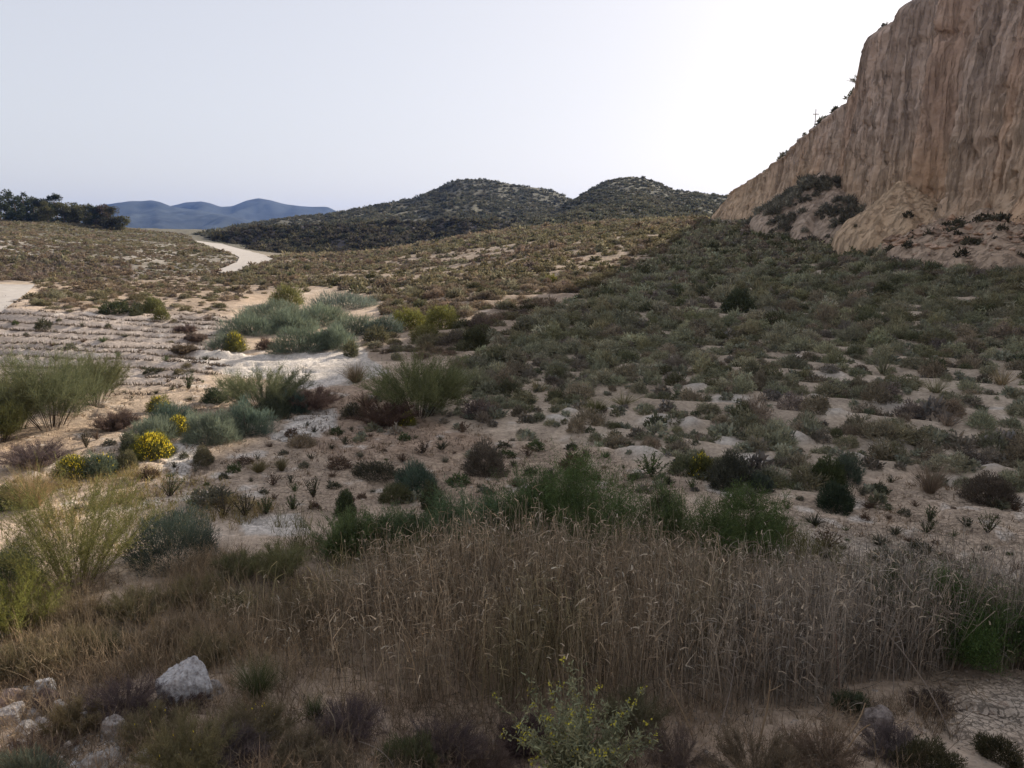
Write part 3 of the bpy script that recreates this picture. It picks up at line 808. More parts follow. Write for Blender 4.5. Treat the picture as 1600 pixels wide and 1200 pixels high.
# ------------------------------------------------------------------ single plants of the photograph
SH = 'shrub'
PL = [
 # left, sunlit
 ('wispy','broom_shrub', 22,672,100,105, (.17,.17,.085),'tall wispy olive shrub at the picture edge in front of the furrowed slope',SH,None,0,1.0),
 ('wispy','broom_shrub', 82,668,120,118, (.16,.17,.09),'widest wispy grey green shrub below the furrowed slope',SH,'the wide wispy shrub below the furrows',0,1.2),
 ('wispy','broom_shrub',150,632, 70, 74, (.15,.15,.075),'lower wispy olive shrub beside the widest one below the furrows',SH,None,0,0.9),
 ('wispy','broom_shrub',  2,690, 50, 60, (.20,.20,.08),'yellowish wispy shrub cut by the picture edge above the sandy flat',SH,None,0,0.8),
 ('dead','dry_shrub', 58,730,58,46, (.125,.095,.088),'dark purple brown dry dome on the sand behind tan grass',SH,'the purple brown dry dome',0,1.3),
 ('dead','dry_shrub',178,674,42,34, (.12,.085,.07),'dark reddish brown twiggy shrub between the wispy shrubs and the blue green clump',SH,None,0,1.0),
 ('sprig','saltbush',135,700,32,30, (.10,.085,.06),'small dark leggy bush on pale sand uphill of the yellow green broom',SH,None,0,1.2),
 ('dome','yellow_broom',241,714,58,38, (.16,.16,.055),'round broom dome covered in bright yellow flowers',SH,'the bright yellow broom',750,1.2),
 ('dome','yellow_broom',114,746,50,36, (.17,.17,.06),'yellow green broom with duller flowers beside a blue green bush',SH,None,320,1.1),
 ('soft','blue_green_shrub',158,742,48,36, (.13,.155,.105),'blue green round bush with yellow tips touching the duller broom',SH,None,60,1.0),
 ('dome','scrub_bush',198,730,38,24, (.125,.115,.065),'dark olive bush between the bright yellow broom and the blue green bush',SH,None,0,1.0),
 ('dome','scrub_bush',206,706,34,30, (.12,.125,.08),'grey olive bush just behind the bright yellow broom',SH,None,0,1.0),
 ('soft','blue_green_shrub',243,686,76,34, BLUE,'blue green bush directly behind the bright yellow broom',SH,None,0,1.0),
 ('dome','yellow_broom',280,678,38,28, (.18,.17,.05),'small yellow flowered broom set in the blue green clump',SH,None,300,1.0),
 ('soft','blue_green_shrub',334,688,88,48, BLUE,'biggest blue green bush at the front of the central clump',SH,'the big blue green bush',0,1.1),
 ('soft','blue_green_shrub',385,678,58,52, (.145,.185,.14),'pale blue green bush toward the sandy flat at the end of the clump',SH,None,0,1.0),
 ('soft','blue_green_shrub',268,664,66,30, (.12,.16,.12),'low blue green bush at the back of the central clump',SH,None,0,1.0),
 ('dome','yellow_broom',249,643,32,24, (.19,.18,.06),'yellowish bush standing behind the blue green clump',SH,None,60,1.0),
 ('dome','scrub_bush',336,628,38,22, (.075,.09,.05),'dark green cushion bush beside the pale wispy shrub on white soil',SH,None,0,1.1),
 ('wispy','broom_shrub',412,640,120,66, (.175,.185,.10),'pale wispy spreading shrub in front of the white soil patch',SH,'the pale wispy shrub by the white soil',0,1.0),
 ('dome','scrub_bush',426,653,58,34, (.11,.12,.075),'dark olive bush below the pale wispy shrub',SH,None,0,1.0),
 ('soft','blue_green_shrub',460,645,40,32, (.13,.175,.135),'small blue green bush between dark olive bush and brown dome',SH,None,0,1.0),
 ('dead','dry_shrub',486,638,56,34, (.17,.115,.088),'smooth reddish brown dry dome on bare sand',SH,'the reddish brown dry dome',0,1.4),
 ('sprig','saltbush',295,610,18,26, (.10,.12,.06),'small upright green bush alone below the furrows',SH,None,0,1.2),
 ('wispy','broom_shrub',655,650,116,92, (.175,.185,.085),'big fan shaped yellow green shrub at the edge of the cliff shadow',SH,'the big fan shaped green shrub',0,1.5),
 ('dead','dry_shrub',603,664,62,42, (.115,.075,.055),'dark red brown shrub at the foot of the big fan shaped shrub',SH,None,0,1.4),
 ('dome','scrub_bush',553,652,34,22, (.10,.09,.06),'small dark bush on the reddish sand',SH,None,0,1.0),
 ('dome','scrub_bush',636,664,22,22, (.21,.20,.06),'small yellow green bush in front of the big fan shaped shrub',SH,None,20,1.0),
 ('tuft','dry_grass_tuft',556,597,52,36, TAN,'tan dry grass clump beside the white soil patch','grass tuft',None,0,1.2),
 ('dome','scrub_bush',549,556,26,24, (.15,.145,.085),'round olive cushion at the far edge of the white soil',SH,None,0,1.0),
 ('soft','blue_green_shrub',350,548,36,22, BLUE,'small blue green bush beside a yellow one at the white soil',SH,None,0,1.0),
 ('dome','yellow_broom',368,548,34,28, (.20,.19,.055),'yellow topped bush at the far corner of the white soil',SH,None,70,1.0),
 ('dome','scrub_bush',416,546,24,16, (.12,.08,.06),'little red brown bush between two blue green clumps',SH,None,0,1.0),
 # blue-green thicket
 ('soft','blue_green_shrub',395,520,88,27, (.17,.20,.142),'broad blue green bush at the furrow end of the thicket',SH,'the blue green thicket',0,1.0),
 ('soft','blue_green_shrub',455,517,84,29, (.175,.205,.145),'dense blue green bush in the middle of the thicket',SH,None,0,1.0),
 ('soft','blue_green_shrub',430,497,90,24, (.185,.21,.15),'blue green bush in the back row of the thicket',SH,None,0,1.0),
 ('soft','blue_green_shrub',505,505,84,26, (.185,.215,.15),'blue green bush in the back row beneath olive scrub',SH,None,0,1.0),
 ('soft','blue_green_shrub',478,548,80,33, (.15,.18,.125),'darkest blue green bush on the rim of the white soil',SH,None,0,1.1),
 ('soft','blue_green_shrub',525,542,66,32, (.17,.20,.142),'blue green bush beside the darkest one on the white soil rim',SH,None,0,1.0),
 ('soft','blue_green_shrub',560,522,70,26, (.17,.195,.14),'blue green bush at the scrub slope end of the thicket',SH,None,0,1.0),
 ('soft','blue_green_shrub',540,480,86,19, (.18,.205,.165),'grey blue green bush uphill of the thicket',SH,None,0,1.0),
 ('soft','blue_green_shrub',600,520,44,22, (.14,.165,.13),'small blue green bush at the tail of the thicket',SH,None,0,1.0),
 ('dome','scrub_bush',450,475,50,28, (.19,.185,.075),'yellow green bush behind the blue green thicket',SH,None,0,1.0),
 ('dome','scrub_bush',640,513,52,30, (.20,.195,.06),'yellow green leafy bush on the brown slope past the thicket',SH,'the yellow green bushes on the slope',0,1.0),
 ('dome','scrub_bush',690,513,56,32, (.17,.165,.055),'larger olive yellow bush on the slope past the thicket',SH,None,0,1.0),
 ('dome','scrub_bush',664,530,44,22, (.19,.175,.07),'low yellowish bush in front of the olive yellow pair',SH,None,0,1.0),
 ('dome','scrub_bush',742,541,46,30, (.085,.085,.045),'dark green bush by the shadow edge above the fan shaped shrub',SH,None,0,1.1),
 ('dome','scrub_bush',862,442,20,12, (.25,.23,.075),'tiny bright yellow green bush alone on the brown slope',SH,None,0,1.0),
 ('dome','scrub_bush',180,490,46,20, (.075,.085,.045),'dark green bush at the top edge of the furrows',SH,'the dark bushes above the furrows',0,1.1),
 ('dome','scrub_bush',214,492,30,18, (.08,.085,.05),'smaller dark bush next to the dark green one above the furrows',SH,None,0,1.0),
 ('dome','scrub_bush',240,488,38,24, (.14,.14,.06),'olive bush in the row above the furrows',SH,None,0,1.0),
 ('dome','scrub_bush',252,499,24,16, (.15,.145,.06),'small olive bush in front of the row above the furrows',SH,None,0,1.0),
 ('dead','dry_shrub',289,521,18,14, (.14,.10,.085),'small brown bush on the upper furrows',SH,None,0,1.0),
 ('dead','dry_shrub',305,533,20,12, (.14,.105,.085),'small brown bush halfway down the furrows',SH,None,0,1.0),
 ('dead','dry_shrub',288,553,24,16, (.13,.10,.07),'small dark bush low on the furrows near the white soil',SH,None,0,1.0),
 # shaded slope, picked out bushes
 ('dome','scrub_bush',1152,487,54,32, (.085,.095,.055),'dark round green bush alone among grey scrub in the cliff shadow',SH,'the dark round bush in the shadow',0,1.2),
 ('spike','esparto_tuft',1565,602,60,34, (.33,.26,.16),'tan stiff spiky tuft fanned out highest on the shaded slope','grass tuft','the tan fanned spiky tuft',0,1.0),
 ('spike','esparto_tuft',1462,614,70,30, (.27,.25,.15),'pale spread spiky tuft over a grey green bush','grass tuft','the pale spread spiky tuft',0,0.9),
 ('spike','esparto_tuft',1380,585,44,36, (.22,.21,.13),'grey upright spiky tuft uphill of the pale spread one','grass tuft',None,0,0.8),
 ('spike','esparto_tuft',840,612,50,24, (.24,.2,.11),'yellowish spiky tuft at the lower edge of the shaded scrub','grass tuft',None,0,0.8),
 ('spike','esparto_tuft',975,632,70,26, (.22,.2,.11),'wide olive spiky tuft low on the shaded slope','grass tuft','the wide olive spiky tuft',0,0.9),
 ('tuft','esparto_tuft',930,646,46,30, (.17,.165,.075),'yellow green soft grass tuft beside the wide spiky one','grass tuft',None,0,1.0),
 ('tuft','esparto_tuft',1453,770,66,62, (.23,.175,.125),'tallest reddish tan tuft with upright dry stalks at the slope foot','grass tuft','the tall reddish tan tuft',0,1.0),
 ('spike','esparto_tuft',1480,665,60,30, (.26,.20,.15),'dry reddish spiky tuft among grey bushes','grass tuft',None,0,0.8),
 ('dome','scrub_bush',1306,793,66,38, (.055,.07,.042),'dark green compact bush on bare soil at the slope foot',SH,'the dark compact bush on bare soil',0,1.3),
 ('dome','scrub_bush',1291,758,46,46, (.095,.11,.05),'taller olive bush right behind the dark compact one',SH,None,0,1.2),
 ('soft','blue_green_shrub',1322,750,44,36, (.10,.12,.085),'grey green soft bush beside the taller olive one',SH,None,0,1.0),
 ('dome','scrub_bush',1140,760,66,56, (.095,.095,.07),'large dark grey bush at the lower edge of the shaded scrub',SH,'the large dark grey bush',0,1.2),
 ('dome','yellow_broom',1096,745,40,40, (.125,.125,.045),'yellow flowered bush at the foot of the shaded slope',SH,None,70,1.1),
 ('dome','scrub_bush',1187,766,38,28, (.085,.10,.075),'grey green bush downhill of the large dark grey one',SH,None,0,1.0),
 ('dome','scrub_bush',1545,782,72,42, (.13,.105,.08),'wide brown grey bush on the low soil shelf',SH,None,0,1.2),
 ('sprig','saltbush',1452,815,26,26, (.085,.105,.05),'upper of two small green bushes on the bare bank',SH,None,0,1.3),
 ('sprig','saltbush',1447,833,36,24, (.07,.085,.04),'lower darker of two small green bushes on the bare bank',SH,None,0,1.4),
 ('sprig','saltbush',1543,832,42,34, (.09,.115,.045),'branching green bush spread over the bare bank',SH,None,0,1.4),
 ('sprig','saltbush',1510,824,30,16, (.09,.10,.065),'low grey green bush beside the branching green one',SH,None,0,1.2),
 ('dome','scrub_bush',757,738,66,48, (.15,.125,.095),'wide grey brown bush with a dark base on bare sand',SH,'the wide grey brown bush on sand',0,1.1),
 ('soft','blue_green_shrub',650,763,66,36, (.10,.135,.095),'blue green round dome in front of the red sand',SH,'the blue green dome on the sand',0,1.2),
 ('sprig','saltbush',661,709,30,18, (.10,.075,.055),'small dark leafy plant on red sand',SH,None,0,1.2),
 ('dome','scrub_bush',585,744,66,22, (.085,.08,.055),'low dark bush on sand behind the green fringe',SH,None,0,1.0),
 ('dome','scrub_bush',619,783,44,28, (.12,.12,.06),'olive bush on sand beside the blue green dome',SH,None,0,1.0),
 ('dome','scrub_bush',540,802,42,36, (.075,.09,.045),'dark green bush behind the green leafy fringe',SH,None,0,1.1),
 ('dome','scrub_bush',678,800,44,44, (.085,.09,.05),'dark bush between blue green dome and the grassy green shrub',SH,None,0,1.1),
 ('clump','green_shrub',738,846,150,100, (.12,.165,.085),'grassy green shrub at the back of the reeds',SH,'the grassy green shrub',0,1.4),
 ('clump','tamarisk',918,852,190,168, (.115,.155,.060),'tallest feathery green tamarisk behind the reeds',SH,'the tall tamarisk',0,1.3),
 ('clump','tamarisk',832,846,120,122, (.10,.135,.058),'dark feathery tamarisk next to the tallest one',SH,None,0,1.1),
 ('clump','tamarisk',1045,858,130,116, (.125,.155,.065),'thin low tamarisk between two taller ones',SH,None,0,0.7),
 ('clump','tamarisk',1158,876,150,134, (.11,.145,.055),'broad green tamarisk at the bare bank end of the fringe',SH,'the broad tamarisk',0,1.3),
 ('clump','tamarisk',1488,1030,150,158, (.095,.145,.05),'dark green tamarisk standing in the reeds near the bare bank',SH,None,0,1.3),
 ('clump','tamarisk',1392,1010,84,140, (.095,.115,.05),'thin olive tamarisk among reeds beside the dark green one',SH,None,0,0.7),
 ('clump','green_shrub',545,868,110,80, (.13,.165,.07),'bright green leafy shrub at the sandy end of the fringe',SH,None,0,1.1),
 ('clump','green_shrub',635,860,110,78, (.11,.145,.07),'duller green shrub in the middle of the fringe',SH,None,0,1.1),
 ('soft','blue_green_shrub',272,872,144,76, (.075,.095,.075),'wide dark blue green saltbush at the edge of the dry grass',SH,'the wide dark saltbush',0,1.4),
 ('feather','broom_shrub',118,915,190,182, (.175,.170,.065),'tall airy yellow green broom with bare dark stems',SH,'the tall airy broom',0,1.7),
 ('tuft','dry_grass_tuft',52,792,100,78, (.32,.235,.125),'reddish tan dry grass bush behind the tall airy broom','grass tuft',None,0,1.6),
 ('dome','scrub_bush',12,792,52,36, (.10,.125,.05),'green bush at the picture edge beside tan grass',SH,None,0,1.1),
 ('feather','green_shrub', 14,1002,110,124, (.20,.20,.06),'yellow green lit shrub at the picture edge below the broom',SH,None,0,1.0),
 ('soft','blue_green_shrub', 24,918,76,72, (.13,.155,.085),'grey green soft bush beside the foot of the tall airy broom',SH,None,0,1.0),
 ('tuft','green_tuft',362,966,76,54, (.08,.085,.040),'dark green rush tuft in the dry grass below the dark saltbush','grass tuft',None,0,1.6),
 ('tuft','green_tuft',402,1092,88,82, (.085,.095,.045),'dark green rush tuft with dry yellow blades near the boulder','grass tuft','the dark rush tuft near the boulder',0,1.6),
 ('tuft','green_tuft',172,1030,70,62, (.085,.08,.042),'dark rush tuft in dry grass above the small boulders','grass tuft',None,0,1.5),
 ('tuft','green_tuft',492,1130,34,54, (.07,.09,.04),'small dark green rush at the front of the reeds','grass tuft',None,0,1.0),
 ('sprig','saltbush',350,806,54,36, (.085,.075,.055),'dark brown leafy bush above the wide dark saltbush',SH,None,0,1.3),
 ('sprig','saltbush',383,806,46,40, (.075,.075,.05),'dark leafy bush on white crust, between a brown and a green one',SH,None,0,1.3),
 ('sprig','saltbush',416,804,34,30, (.085,.11,.05),'small green bush on white crusted soil',SH,None,0,1.3),
 ('sprig','saltbush',490,778,34,36, (.085,.09,.05),'dark upright bush on sand behind the bright green shrub',SH,None,0,1.3),
 ('sprig','saltbush',458,796,38,26, (.10,.12,.05),'light green bush between white crust and the dark upright one',SH,None,0,1.3),
 ('sprig','saltbush',265,776,50,34, (.105,.12,.055),'green leafy plant on the yellow patch behind the dark saltbush',SH,None,0,1.3),
 ('dome','scrub_bush',318,722,36,24, (.14,.125,.08),'olive brown bush on the white crust below the bright broom',SH,None,0,1.1),
 ('tuft','dry_grass_tuft',405,738,34,24, (.20,.17,.085),'olive dry tuft on open sand','grass tuft',None,0,1.0),
 ('tuft','dry_grass_tuft',440,738,26,26, (.19,.165,.09),'smaller thin tuft beside the olive one on open sand','grass tuft',None,0,0.8),
 ('dome','dry_shrub',472,696,42,18, (.21,.165,.11),'flat tan cushion on the open sand','shrub',None,0,0.9),
 # weeds in the dry grass
 ('wispy','weed_bush', 60,985,70,60, (.19,.17,.085),'olive weed in dry grass below the tall airy broom',SH,None,0,0.8),
 ('wispy','weed_bush',135,985,60,52, (.20,.155,.10),'tan weed in dry grass straight below the bare stems of the broom',SH,None,0,0.7),
 ('wispy','weed_bush',215,968,66,50, (.19,.165,.09),'olive tan weed in dry grass below the dark saltbush',SH,None,0,0.8),
 ('wispy','weed_bush',255,1018,72,56, (.20,.155,.10),'brownish weed in dry grass uphill of the big boulder',SH,None,0,0.8),
 ('wispy','weed_bush', 92,1042,90,60, (.17,.14,.08),'dark olive weed in the grass above the pale stacked block',SH,None,0,0.9),
 ('wispy','weed_bush',300,945,60,46, (.19,.16,.085),'olive weed beside a dark rush in the dry grass',SH,None,0,0.8),
 ('wispy','weed_bush',330,1040,60,58, (.19,.155,.09),'tan weed standing right behind the big boulder',SH,None,0,0.8),
 ('wispy','weed_bush',440,905,66,56, (.17,.165,.08),'greenish weed where dry grass meets the white crust',SH,None,0,0.9),
 ('wispy','weed_bush',372,905,56,44, (.15,.145,.075),'olive weed downhill of the wide dark saltbush',SH,None,0,0.9),
 ('wispy','weed_bush',470,985,80,66, (.19,.15,.095),'brown weed at the thin sandy end of the reeds',SH,None,0,0.9),
 ('wispy','weed_bush', 22,1060,70,60, (.13,.11,.065),'dark weed at the picture edge above the pinkish boulder',SH,None,0,0.9),
 ('clump','tamarisk',1592,1045,110,128, (.09,.13,.055),'dark tamarisk cut by the picture edge past the other one in the reeds',SH,None,0,1.1),
 ('clump','green_shrub',1330,1112,50,36, (.105,.12,.07),'small dark green weed at the foot of the reeds beside the mud coloured boulder',SH,None,0,0.8),
 ('wispy','weed_bush',985,1150,90,70, (.15,.135,.08),'olive weed between the flowered plant and the bent tan stalk',SH,None,0,0.8),
 ('dead','dry_shrub',1060,1195,80,56, (.15,.115,.095),'brown twiggy shrub near the bent tan stalk at the front',SH,None,0,1.0),
 ('dead','dry_shrub',760,1208,66,46, (.16,.12,.10),'low pinkish brown twiggy shrub at the lower edge',SH,None,0,1.0),
 ('wispy','weed_bush',470,1195,70,56, (.17,.14,.09),'thin tan weed between purple dead shrubs at the front',SH,None,0,0.7),
 # front edge
 ('dead','dry_shrub',197,1116,92,62, (.115,.088,.082),'purple brown dead shrub against the big pale boulder',SH,'the dead shrub by the boulder',0,1.5),
 ('dead','dry_shrub',275,1112,70,30, (.105,.075,.065),'low dark dead shrub under the front of the big boulder',SH,None,0,1.3),
 ('dead','dry_shrub',543,1150,72,62, (.13,.10,.095),'purple grey dead shrub at the front of the reeds',SH,None,0,1.4),
 ('dead','dry_shrub',690,1188,80,66, (.12,.092,.086),'purple grey dead shrub beside a low leafy plant',SH,None,0,1.4),
 ('dead','dry_shrub',818,1172,50,58, (.095,.068,.064),'narrow dark dead shrub behind the yellow flowered plant',SH,None,0,1.5),
 ('dead','dry_shrub',1392,1182,66,54, (.13,.105,.098),'purple grey round dead shrub on bare soil before the reeds',SH,None,0,1.5),
 ('dead','dry_shrub',354,1196,76,62, (.125,.10,.095),'purple grey dead shrub between olive weeds',SH,None,0,1.4),
 ('wispy','weed_bush',400,1160,84,72, (.15,.125,.075),'olive brown weed bush below the dark rush tuft',SH,None,14,0.9),
 ('wispy','weed_bush',290,1210,110,90, (.17,.15,.08),'olive weed bush at the lower picture edge',SH,None,10,0.9),
 ('wispy','weed_bush',246,1158,90,54, (.16,.135,.08),'brown weed bush with tiny yellow heads below the boulder',SH,None,16,0.8),
 ('wispy','weed_bush',120,1148,60,56, (.15,.12,.07),'thin olive brown weed between the small boulders',SH,None,0,0.7),
 ('dead','dry_shrub', 55,1192,100,40, (.125,.09,.07),'reddish brown dry shrub in front of the small boulders',SH,None,0,1.3),
 ('soft','blue_green_shrub',45,1225,90,52, (.13,.145,.105),'grey green bush in the lowest corner by the pale slab',SH,None,0,1.0),
 ('soft','green_shrub',640,1198,90,46, (.12,.125,.065),'low olive leafy plant on bare soil at the front',SH,None,0,1.0),
 ('dome','scrub_bush',1452,1205,90,50, (.095,.088,.05),'dark olive low bush at the front on pale soil',SH,None,0,1.2),
 ('dome','scrub_bush',1562,1192,56,46, (.085,.078,.045),'dark low bush at the front beside cracked mud',SH,None,0,1.2),
 ('dead','dry_shrub',1285,1192,80,56, (.17,.125,.09),'brown dry bush with upright stalks at the front',SH,None,0,1.0),
 ('dead','dry_shrub',1455,1105,46,34, (.10,.078,.065),'dark dead shrub at the end of the reeds beside cracked mud',SH,None,0,1.3),
 ('wispy','weed_bush',1180,1212,110,70, (.16,.125,.085),'sparse brown weed among bare stalks at the front',SH,None,0,0.8),
 ('wispy','weed_bush',520,1210,60,40, (.16,.13,.09),'thin dry weed on bare soil at the lower edge',SH,None,0,0.7),
]
for (shape, name, px, py, w, h, col, label, cat, short, bloom, dens) in PL:
    plant(shape, name, px, py, w, h, col, label, cat, short, None, None, bloom, dens=dens)

# yellow flowered leafy plant at the front
def flowering_plant(px, py, w, h):
    rng = np.random.default_rng(99)
    p = hit(px, py, GZ); W, H, f = px_size(p, w, h)
    root = bpy.data.objects.new('flowering_plant', None); COL.objects.link(root); setp(root, p, rng)
    root.rotation_euler = (0, 0, 0)
    tag(root, 'leafy grey green plant with small yellow flowers at the front edge', 'plant')
    S = Strips(); T = Strips(); B = Strips()
    n = 120
    a = rng.uniform(0, 2 * pi, n); s = np.sqrt(rng.random(n))
    D = np.stack([np.cos(a) * s * W * 0.55, np.sin(a) * s * W * 0.4, H * (1 - 0.45 * s)], -1)
    L = np.linalg.norm(D, axis=1) * rng.uniform(0.6, 1.05, n)
    P = np.stack([np.cos(a), np.sin(a), a * 0], -1) * 0.06 * rng.random(n)[:, None]
    ctr = S.add(P, D, L, 0.008, rng, segs=5, bend=rng.normal(0, 0.12, (n, 3)), tip=0.4, col=tints(rng, n, 0.15))
    m = n * 46
    kk = np.repeat(np.arange(n), 46); t = 0.25 + 0.75 * rng.random(m); i0 = np.minimum((t * 5).astype(int), 4)
    Pl = ctr[kk, i0] + (ctr[kk, i0 + 1] - ctr[kk, i0]) * (t * 5 - i0)[:, None] + rng.normal(0, 0.02, (m, 3))
    T.add(Pl, nrm(D)[kk] * 0.4 + rng.normal(0, 0.6, (m, 3)), rng.uniform(0.025, 0.06, m), 0.016, rng, col=tints(rng, m, 0.22))
    top = ctr[rng.random(n) < 0.5][:, 5]
    q = np.repeat(top, 7, 0) + rng.normal(0, 0.018, (len(top) * 7, 3))
    B.add(q, rng.normal(size=q.shape), 0.016, 0.014, rng, tip=0.9, col=tints(rng, len(q), 0.15))
    obj('stem', S.mesh('stem'), M_TWIG, root, (0.2, 0.19, 0.11)); obj('foliage', T.mesh('foliage'), M_LEAF, root, (0.27, 0.275, 0.165)); obj('blossom', B.mesh('blossom'), M_LEAF, root, (0.55, 0.50, 0.08))
flowering_plant(912, 1222, 240, 180)

# bare dry stalks in front of the reeds: each its own thing
M_STALK = leaf_mat('dry_stalk', 0.1, use_obj=True)
def stalk(x0, y0, x1, y1, near, r, label, col, forks=0):
    """a stalk from its rooted foot (x0, y0) to its tip, leaning; near = tip distance minus foot distance in m"""
    p0 = hit(x0, y0, GZ); p1 = at(x1, y1, p0[1] + near)
    rng = np.random.default_rng(int(x0 * 7 + y1))
    n, kq = 10, 6
    t = np.linspace(0, 1, n)
    sag = rng.normal(0, 0.035, 3)
    c = p0[None] * (1 - t)[:, None] + p1[None] * t[:, None] + sag[None] * np.sin(t * pi)[:, None]
    c[0, 2] -= 0.04
    def tube(c, r0, r1):
        d = nrm(np.gradient(c, axis=0)); s1 = nrm(np.cross(d, [0.3, 0.9, 0.1])); s2 = np.cross(d, s1)
        a = np.arange(kq) / kq * 2 * pi
        rr = (r0 + (r1 - r0) * np.linspace(0, 1, len(c)))[:, None, None]
        return (c[:, None, :] + rr * (np.cos(a)[None, :, None] * s1[:, None, :] + np.sin(a)[None, :, None] * s2[:, None, :]))
    Vs = [tube(c, r, r * 0.45)]; Fs = [grid_faces(n, kq, wrap=True)]; off = n * kq
    for i in range(forks):
        b = c[rng.integers(5, 9)]
        e = b + nrm(rng.normal(size=3) * 0.6 + nrm(p1 - p0) + UP * 0.3) * np.linalg.norm(p1 - p0) * rng.uniform(0.2, 0.4)
        tt = np.linspace(0, 1, 5)[:, None]
        Vs.append(tube(b * (1 - tt) + e * tt + np.sin(tt * pi) * rng.normal(0, .02, 3), r * 0.5, r * 0.25)); Fs.append(grid_faces(5, kq, wrap=True) + off); off += 5 * kq
    Vv = np.concatenate([v.reshape(-1, 3) for v in Vs]) - p0
    o = obj('dry_stalk', mesh_from('dry_stalk', Vv, np.concatenate(Fs), np.ones((len(Vv), 3)), smooth_shade=True), M_STALK, None, col)
    o.location = p0
    tag(o, label, 'stalk')
SK = (0.34, 0.25, 0.16); SG = (0.30, 0.25, 0.21)
stalk(1298,1178,1352,1098,0.1,0.011,'thick tan broken stalk leaning in front of the reeds',SK)
stalk(1312,1192,1360,1132,-0.1,0.010,'thick tan broken stalk just below the higher leaning one',SK)
stalk(1486,1150,1388,992,0.2,0.007,'long thin grey stalk fallen across the reed edge near cracked mud',SG,1)
stalk(1452,1150,1430,1088,0.1,0.006,'short grey stalk parallel to the long fallen one',SG)
stalk(1185,1165,1203,1062,0.0,0.010,'tall tan stalk standing in front of the reeds with a torn leaf',SK,1)
stalk(1168,1165,1172,1092,0.1,0.006,'thin upright stalk beside the tall tan one',SG,2)
stalk(1120,1150,1148,1020,0.1,0.006,'thin forked grey stem rising before the dark reeds',SG,3)
stalk(1085,1160,1040,1062,0.0,0.008,'bent tan stalk leaning toward the yellow flowered plant',SK,1)
stalk(1330,1150,1425,1118,0.3,0.006,'pale fallen stalk lying low toward the cracked mud',SG)
stalk(1395,1095,1392,1010,0.1,0.005,'straight pale reed stalk standing before the dark reeds',SG)
stalk(1312,1100,1304,980,0.1,0.006,'straight reddish stalk with a hooked tip in the reeds',(0.30,0.2,0.15))
stalk(512,1165,502,1092,0.1,0.008,'pale curved stalk at the sandy end of the reeds',(0.36,0.3,0.22))
stalk(752,1118,760,1062,0.0,0.008,'short straight tan stalk at the front of the reeds',SK)
stalk(620,1210,560,1158,0.2,0.006,'thin fallen twig in front of the purple grey dead shrub',SG,1)

# ------------------------------------------------------------------ boulders
def boulder(px, py, w, h, label, seed, col=(1, 1, 1), name='boulder', flat=1.0, deep=0.8):
    p = hit(px, py, GZ); W, H, f = px_size(p, w, h)
    rng = np.random.default_rng(seed)
    nu, nv = 72, 40
    a = np.linspace(0, 2 * pi, nu, endpoint=False); t = np.linspace(-0.45, 1, nv) * pi / 2
    d = np.stack([np.cos(t)[:, None] * np.cos(a), np.cos(t)[:, None] * np.sin(a), np.sin(t)[:, None] * np.ones(nu)], -1)
    q = np.ones((nv, nu))
    for _ in range(11):            # planes cut the block into facets
        nn = nrm(rng.normal(size=3)); nn[2] = abs(nn[2]) * 0.9; nn = nrm(nn)
        dd = (d @ nn); cut = rng.uniform(0.62, 0.92)
        q = np.minimum(q, np.where(dd > 1e-3, cut / np.maximum(dd, 1e-3), 9))
    so = seed * 3.7
    q = q * (1 + 0.10 * fbm(d[..., 0] * 2.5 + so, d[..., 1] * 2.5, d[..., 2] * 2.5, 4, 3) + 0.05 * fbm(d[..., 0] * 9 + so, d[..., 1] * 9, d[..., 2] * 9, 3, 5))
    P = d * q[..., None]
    mx = np.abs(P[..., 0]).max(); mz = P[..., 2].max()
    P = P * np.array([W * 0.5 / mx, W * 0.5 * deep / mx, H / mz])
    o = obj(name, mesh_from(name, P.reshape(-1, 3), grid_faces(nv, nu, wrap=True), np.tile(col, (nv * nu, 1)), smooth_shade=True), M_ROCK)
    o.location = (p[0], p[1] + W * 0.3 * deep, float(gz(p[0], p[1] + W * 0.3 * deep)) - 0.02)
    tag(o, label, 'rock')
boulder(284,1098,92,64,'big pale grey boulder behind a dead shrub, largest rock',3,(1.0,1.0,1.02))
boulder(60,1092,46,32,'pale grey block resting above the dark brown rock',7)
boulder(58,1116,66,34,'dark brown rounded rock under the pale grey block',9,(0.25,0.19,0.17))
boulder(14,1108,50,32,'pinkish brown boulder at the picture edge',12,(0.62,0.50,0.45))
boulder(92,1116,38,24,'pale stone leaning on the dark brown rock',15,(0.95,0.9,0.85),'stone')
boulder(10,1136,62,28,'grey flat boulder at the picture edge below the pinkish one',17,(0.8,0.76,0.74))
boulder(46,1124,34,16,'small flat grey stone in front of the dark brown rock',19,(0.85,0.82,0.8),'stone')
boulder(62,1134,32,14,'small pale stone on the rubble below the dark brown rock',21,(0.95,0.92,0.9),'stone')
boulder(16,1102,18,12,'tiny pale stone between the pinkish boulder and the dark rock',22,(1,1,1),'stone')
boulder(82,1120,26,14,'small brownish stone beside the dark brown rock',27,(0.7,0.6,0.55),'stone')
boulder(176,1154,50,34,'rounded grey boulder with a pale crest between dry weeds',25,(0.85,0.8,0.76))
boulder(190,1176,36,24,'pale pointed stone below the rounded grey boulder',29,(1,0.98,0.95),'stone')
boulder(152,1206,90,30,'broad pale slab at the lower picture edge',33,(0.85,0.80,0.74))
boulder(320,1090,50,26,'low grey stone at the foot of the big pale boulder',35,(0.7,0.66,0.63),'stone')
boulder(1375,1140,60,34,'grey mud coloured boulder before the reeds near the tan stalks',39,(0.55,0.48,0.44))

